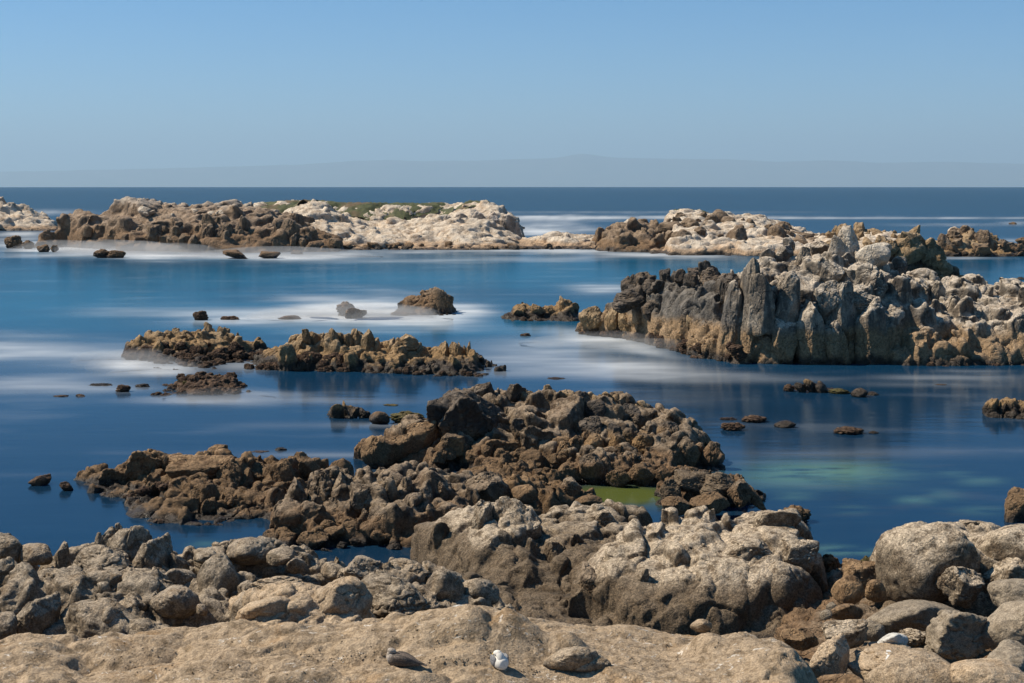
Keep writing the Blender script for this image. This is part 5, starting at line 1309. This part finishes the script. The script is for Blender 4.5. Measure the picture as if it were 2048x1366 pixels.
# stations: x, y, z, half width, half height   (x runs breast -> tail)
body = loft('body', [(-0.235, 0, 0.10, .004, .006), (-0.225, 0, 0.10, .050, .060), (-0.18, 0, 0.095, .085, .088), (-0.09, 0, 0.095, .105, .095), (0.02, 0, 0.088, .10, .086), (0.12, 0, 0.075, .075, .062), (0.20, 0, 0.058, .045, .036), (0.25, 0, 0.05, .012, .012)], F_brown, gb)
loft('breast', [(-0.243, 0, 0.085, .004, .006), (-0.235, 0, 0.09, .056, .060), (-0.20, 0, 0.10, .080, .088), (-0.15, 0, 0.12, .076, .082), (-0.11, 0, 0.14, .04, .05)], F_pale, gb)
loft('neck', [(-0.215, -0.004, 0.11, .045, .05), (-0.205, -0.006, 0.165, .047, .045), (-0.185, -0.008, 0.205, .042, .040), (-0.15, -0.012, 0.215, .02, .02)], F_pale, gb)
hd = loft('head', [(-0.235, -0.008, 0.205, .004, .004), (-0.228, -0.008, 0.208, .030, .028), (-0.195, -0.010, 0.214, .044, .040), (-0.155, -0.014, 0.212, .040, .034), (-0.125, -0.018, 0.203, .022, .020), (-0.110, -0.02, 0.198, .012, .011)], F_pale, gb)
loft('bill', [(-0.12, -0.02, 0.202, .011, .013), (-0.09, -0.024, 0.195, .009, .012), (-0.06, -0.026, 0.186, .006, .008), (-0.05, -0.026, 0.182, .001, .001)], F_bill, hd)
for s in (-1, 1):
    loft('eye', [(-0.176, -0.012 + s * .040, 0.222, .001, .001), (-0.172, -0.012 + s * .0405, 0.222, .004, .005), (-0.164, -0.012 + s * .0405, 0.222, .004, .005), (-0.16, -0.012 + s * .040, 0.222, .001, .001)], F_bill, hd, ns=10)
    w_ = loft('wing', [(-0.17, s * .062, 0.125, .006, .01), (-0.13, s * .082, 0.12, .030, .060), (-0.03, s * .088, 0.115, .030, .068), (0.08, s * .068, 0.10, .024, .050), (0.18, s * .036, 0.075, .015, .026), (0.27, s * .012, 0.062, .007, .010), (0.30, s * .008, 0.06, .001, .002)], F_dark, gb)
    loft('wing_coverts', [(-0.15, s * .080, 0.145, .006, .008), (-0.10, s * .094, 0.140, .026, .036), (-0.01, s * .096, 0.135, .026, .034), (0.06, s * .082, 0.12, .018, .022), (0.10, s * .07, 0.11, .002, .003)], F_brown, w_)
loft('tail', [(0.18, 0, 0.058, .03, .014), (0.26, 0, 0.048, .034, .008), (0.33, 0, 0.040, .038, .004), (0.34, 0, 0.039, .02, .002)], F_dark, gb)
for s in (-1, 1):
    loft('foot', [(-0.05, s * .04, 0.03, .006, .006), (-0.06, s * .04, 0.008, .007, .007), (-0.09, s * .04, 0.004, .016, .004), (-0.11, s * .04, 0.003, .018, .003)], F_bill, gb, ns=10)

# white and grey gull preening, bowed over
p = on_ledge(998, 1337)
gw = empty('gull', p); gw.rotation_euler = (0, 0, R(112))
tag(gw, 'white gull with a grey wing, crouched and preening near the long dark boulder', 'gull')
loft('body', [(-0.20, 0, 0.10, .004, .006), (-0.185, 0, 0.10, .060, .065), (-0.12, 0, 0.105, .098, .098), (-0.03, 0, 0.11, .108, .104), (0.06, 0, 0.10, .092, .086), (0.14, 0, 0.085, .060, .055), (0.19, 0, 0.07, .02, .02)], F_white, gw)
loft('neck', [(-0.12, 0.01, 0.15, .060, .055), (-0.105, 0.02, 0.20, .058, .050), (-0.07, 0.035, 0.232, .048, .044), (-0.03, 0.05, 0.235, .03, .03)], F_white, gw)
hd = loft('head', [(-0.11, 0.02, 0.23, .004, .004), (-0.10, 0.024, 0.232, .034, .032), (-0.065, 0.038, 0.24, .047, .043), (-0.02, 0.056, 0.232, .040, .036), (0.012, 0.068, 0.215, .02, .019), (0.02, .071, .21, .01, .01)], F_white, gw)
loft('bill', [(0.008, 0.067, 0.218, .012, .014), (0.04, 0.078, 0.20, .009, .012), (0.065, 0.085, 0.182, .005, .007), (0.072, 0.087, 0.176, .001, .001)], F_yel, hd)
for s in (-1, 1):
    w_ = loft('wing', [(-0.12, s * .065, 0.14, .006, .01), (-0.08, s * .094, 0.135, .024, .062), (0.0, s * .098, 0.13, .026, .078), (0.09, s * .080, 0.115, .022, .062), (0.17, s * .045, 0.095, .014, .034), (0.25, s * .02, 0.08, .006, .012), (0.28, s * .015, 0.078, .001, .002)], F_grey, gw)
    loft('wing_tip', [(0.16, s * .040, 0.092, .010, .014), (0.25, s * .018, 0.082, .007, .012), (0.33, s * .008, 0.078, .002, .003)], F_dark, w_)
    loft('foot', [(-0.02, s * .04, 0.03, .006, .006), (-0.03, s * .04, 0.008, .007, .007), (-0.06, s * .04, 0.004, .016, .004), (-0.08, s * .04, 0.003, .018, .003)], F_yel, gw, ns=10)
loft('tail', [(0.15, 0, 0.075, .035, .016), (0.22, 0, 0.065, .038, .008), (0.29, 0, 0.058, .04, .004), (0.30, 0, 0.057, .02, .002)], F_white, gw)

# ------------------------------------------------------------------ grit and droppings
def build_grit():
    r_ = np.random.default_rng(5)
    V0, F0 = ico(1)
    VS, FS = [], []; k = 0
    cl = [(930, 1322, 90, 8, 130), (1060, 1345, 60, 8, 90), (640, 1318, 70, 8, 90), (480, 1345, 80, 8, 90), (730, 1310, 50, 6, 60), (1260, 1320, 80, 14, 70), (330, 1340, 60, 8, 60), (850, 1290, 300, 30, 160), (300, 1310, 260, 30, 120), (1400, 1300, 120, 20, 70)]
    for (u, v, su, sv, n) in cl:
        for j in range(n // 2):
            p = on_ledge(u + r_.normal() * su * .6, min(1364, v + r_.normal() * sv * .6))
            s = 0.006 + 0.012 * r_.random() ** 2
            A = V0 * (s * r_.uniform(.6, 1.3, 3)).astype(np.float32) * r_.uniform(.8, 1.2, (len(V0), 1)).astype(np.float32)
            VS.append(A + np.array(p, np.float32) + [0, 0, s * .2]); FS.append(F0 + k); k += len(V0)
    o = link('grit', mesh_np('grit', np.concatenate(VS), np.concatenate(FS), False), M['sand'])
    tag(o, 'loose grit and crumbled rock lying on the sandy ledge', None, None, 'stuff')
build_grit()
bpy.context.view_layer.update()
bld = [o for o in bpy.data.objects if o.get('label', '').startswith('orange-tan boulder')][0]
mi = bld.matrix_world.inverted()
pts = []; org = Vector((0, 0, EYE))
cen = [(1776, 1300), (1778, 1303), (1773, 1306), (1777, 1310), (1774, 1315), (1773, 1320), (1772, 1324)]
wd = [4, 5, 2.2, 2.5, 2, 2.5, 1]
for (u, v), w_ in zip(cen, wd):
    for s in (-1, 0, 1):
        d = Vector(((u + s * w_ - 1024) / FP, 1.0, (HV - v - 0) / FP))
        a = mi @ org; b = mi @ (org + d * 60)
        ok, loc, nr, _ = bld.ray_cast(a, (b - a).normalized())
        pts.append(bld.matrix_world @ loc - d.normalized() * 0.006 if ok else None)
if all(p is not None for p in pts):
    t = NT('bird_dropping'); bb = t.n('ShaderNodeBsdfPrincipled'); bb.inputs['Base Color'].default_value = (0.68, 0.66, 0.62, 1); bb.inputs['Roughness'].default_value = .9
    t.l(bb.outputs[0], t.out.inputs['Surface'])
    o = link('bird_dropping', mesh_np('bird_dropping', [tuple(p) for p in pts], grid_faces(len(cen), 3)), t.m)
    o.parent = bld; o.matrix_parent_inverse = bld.matrix_world.inverted()
else: print('dropping missed')
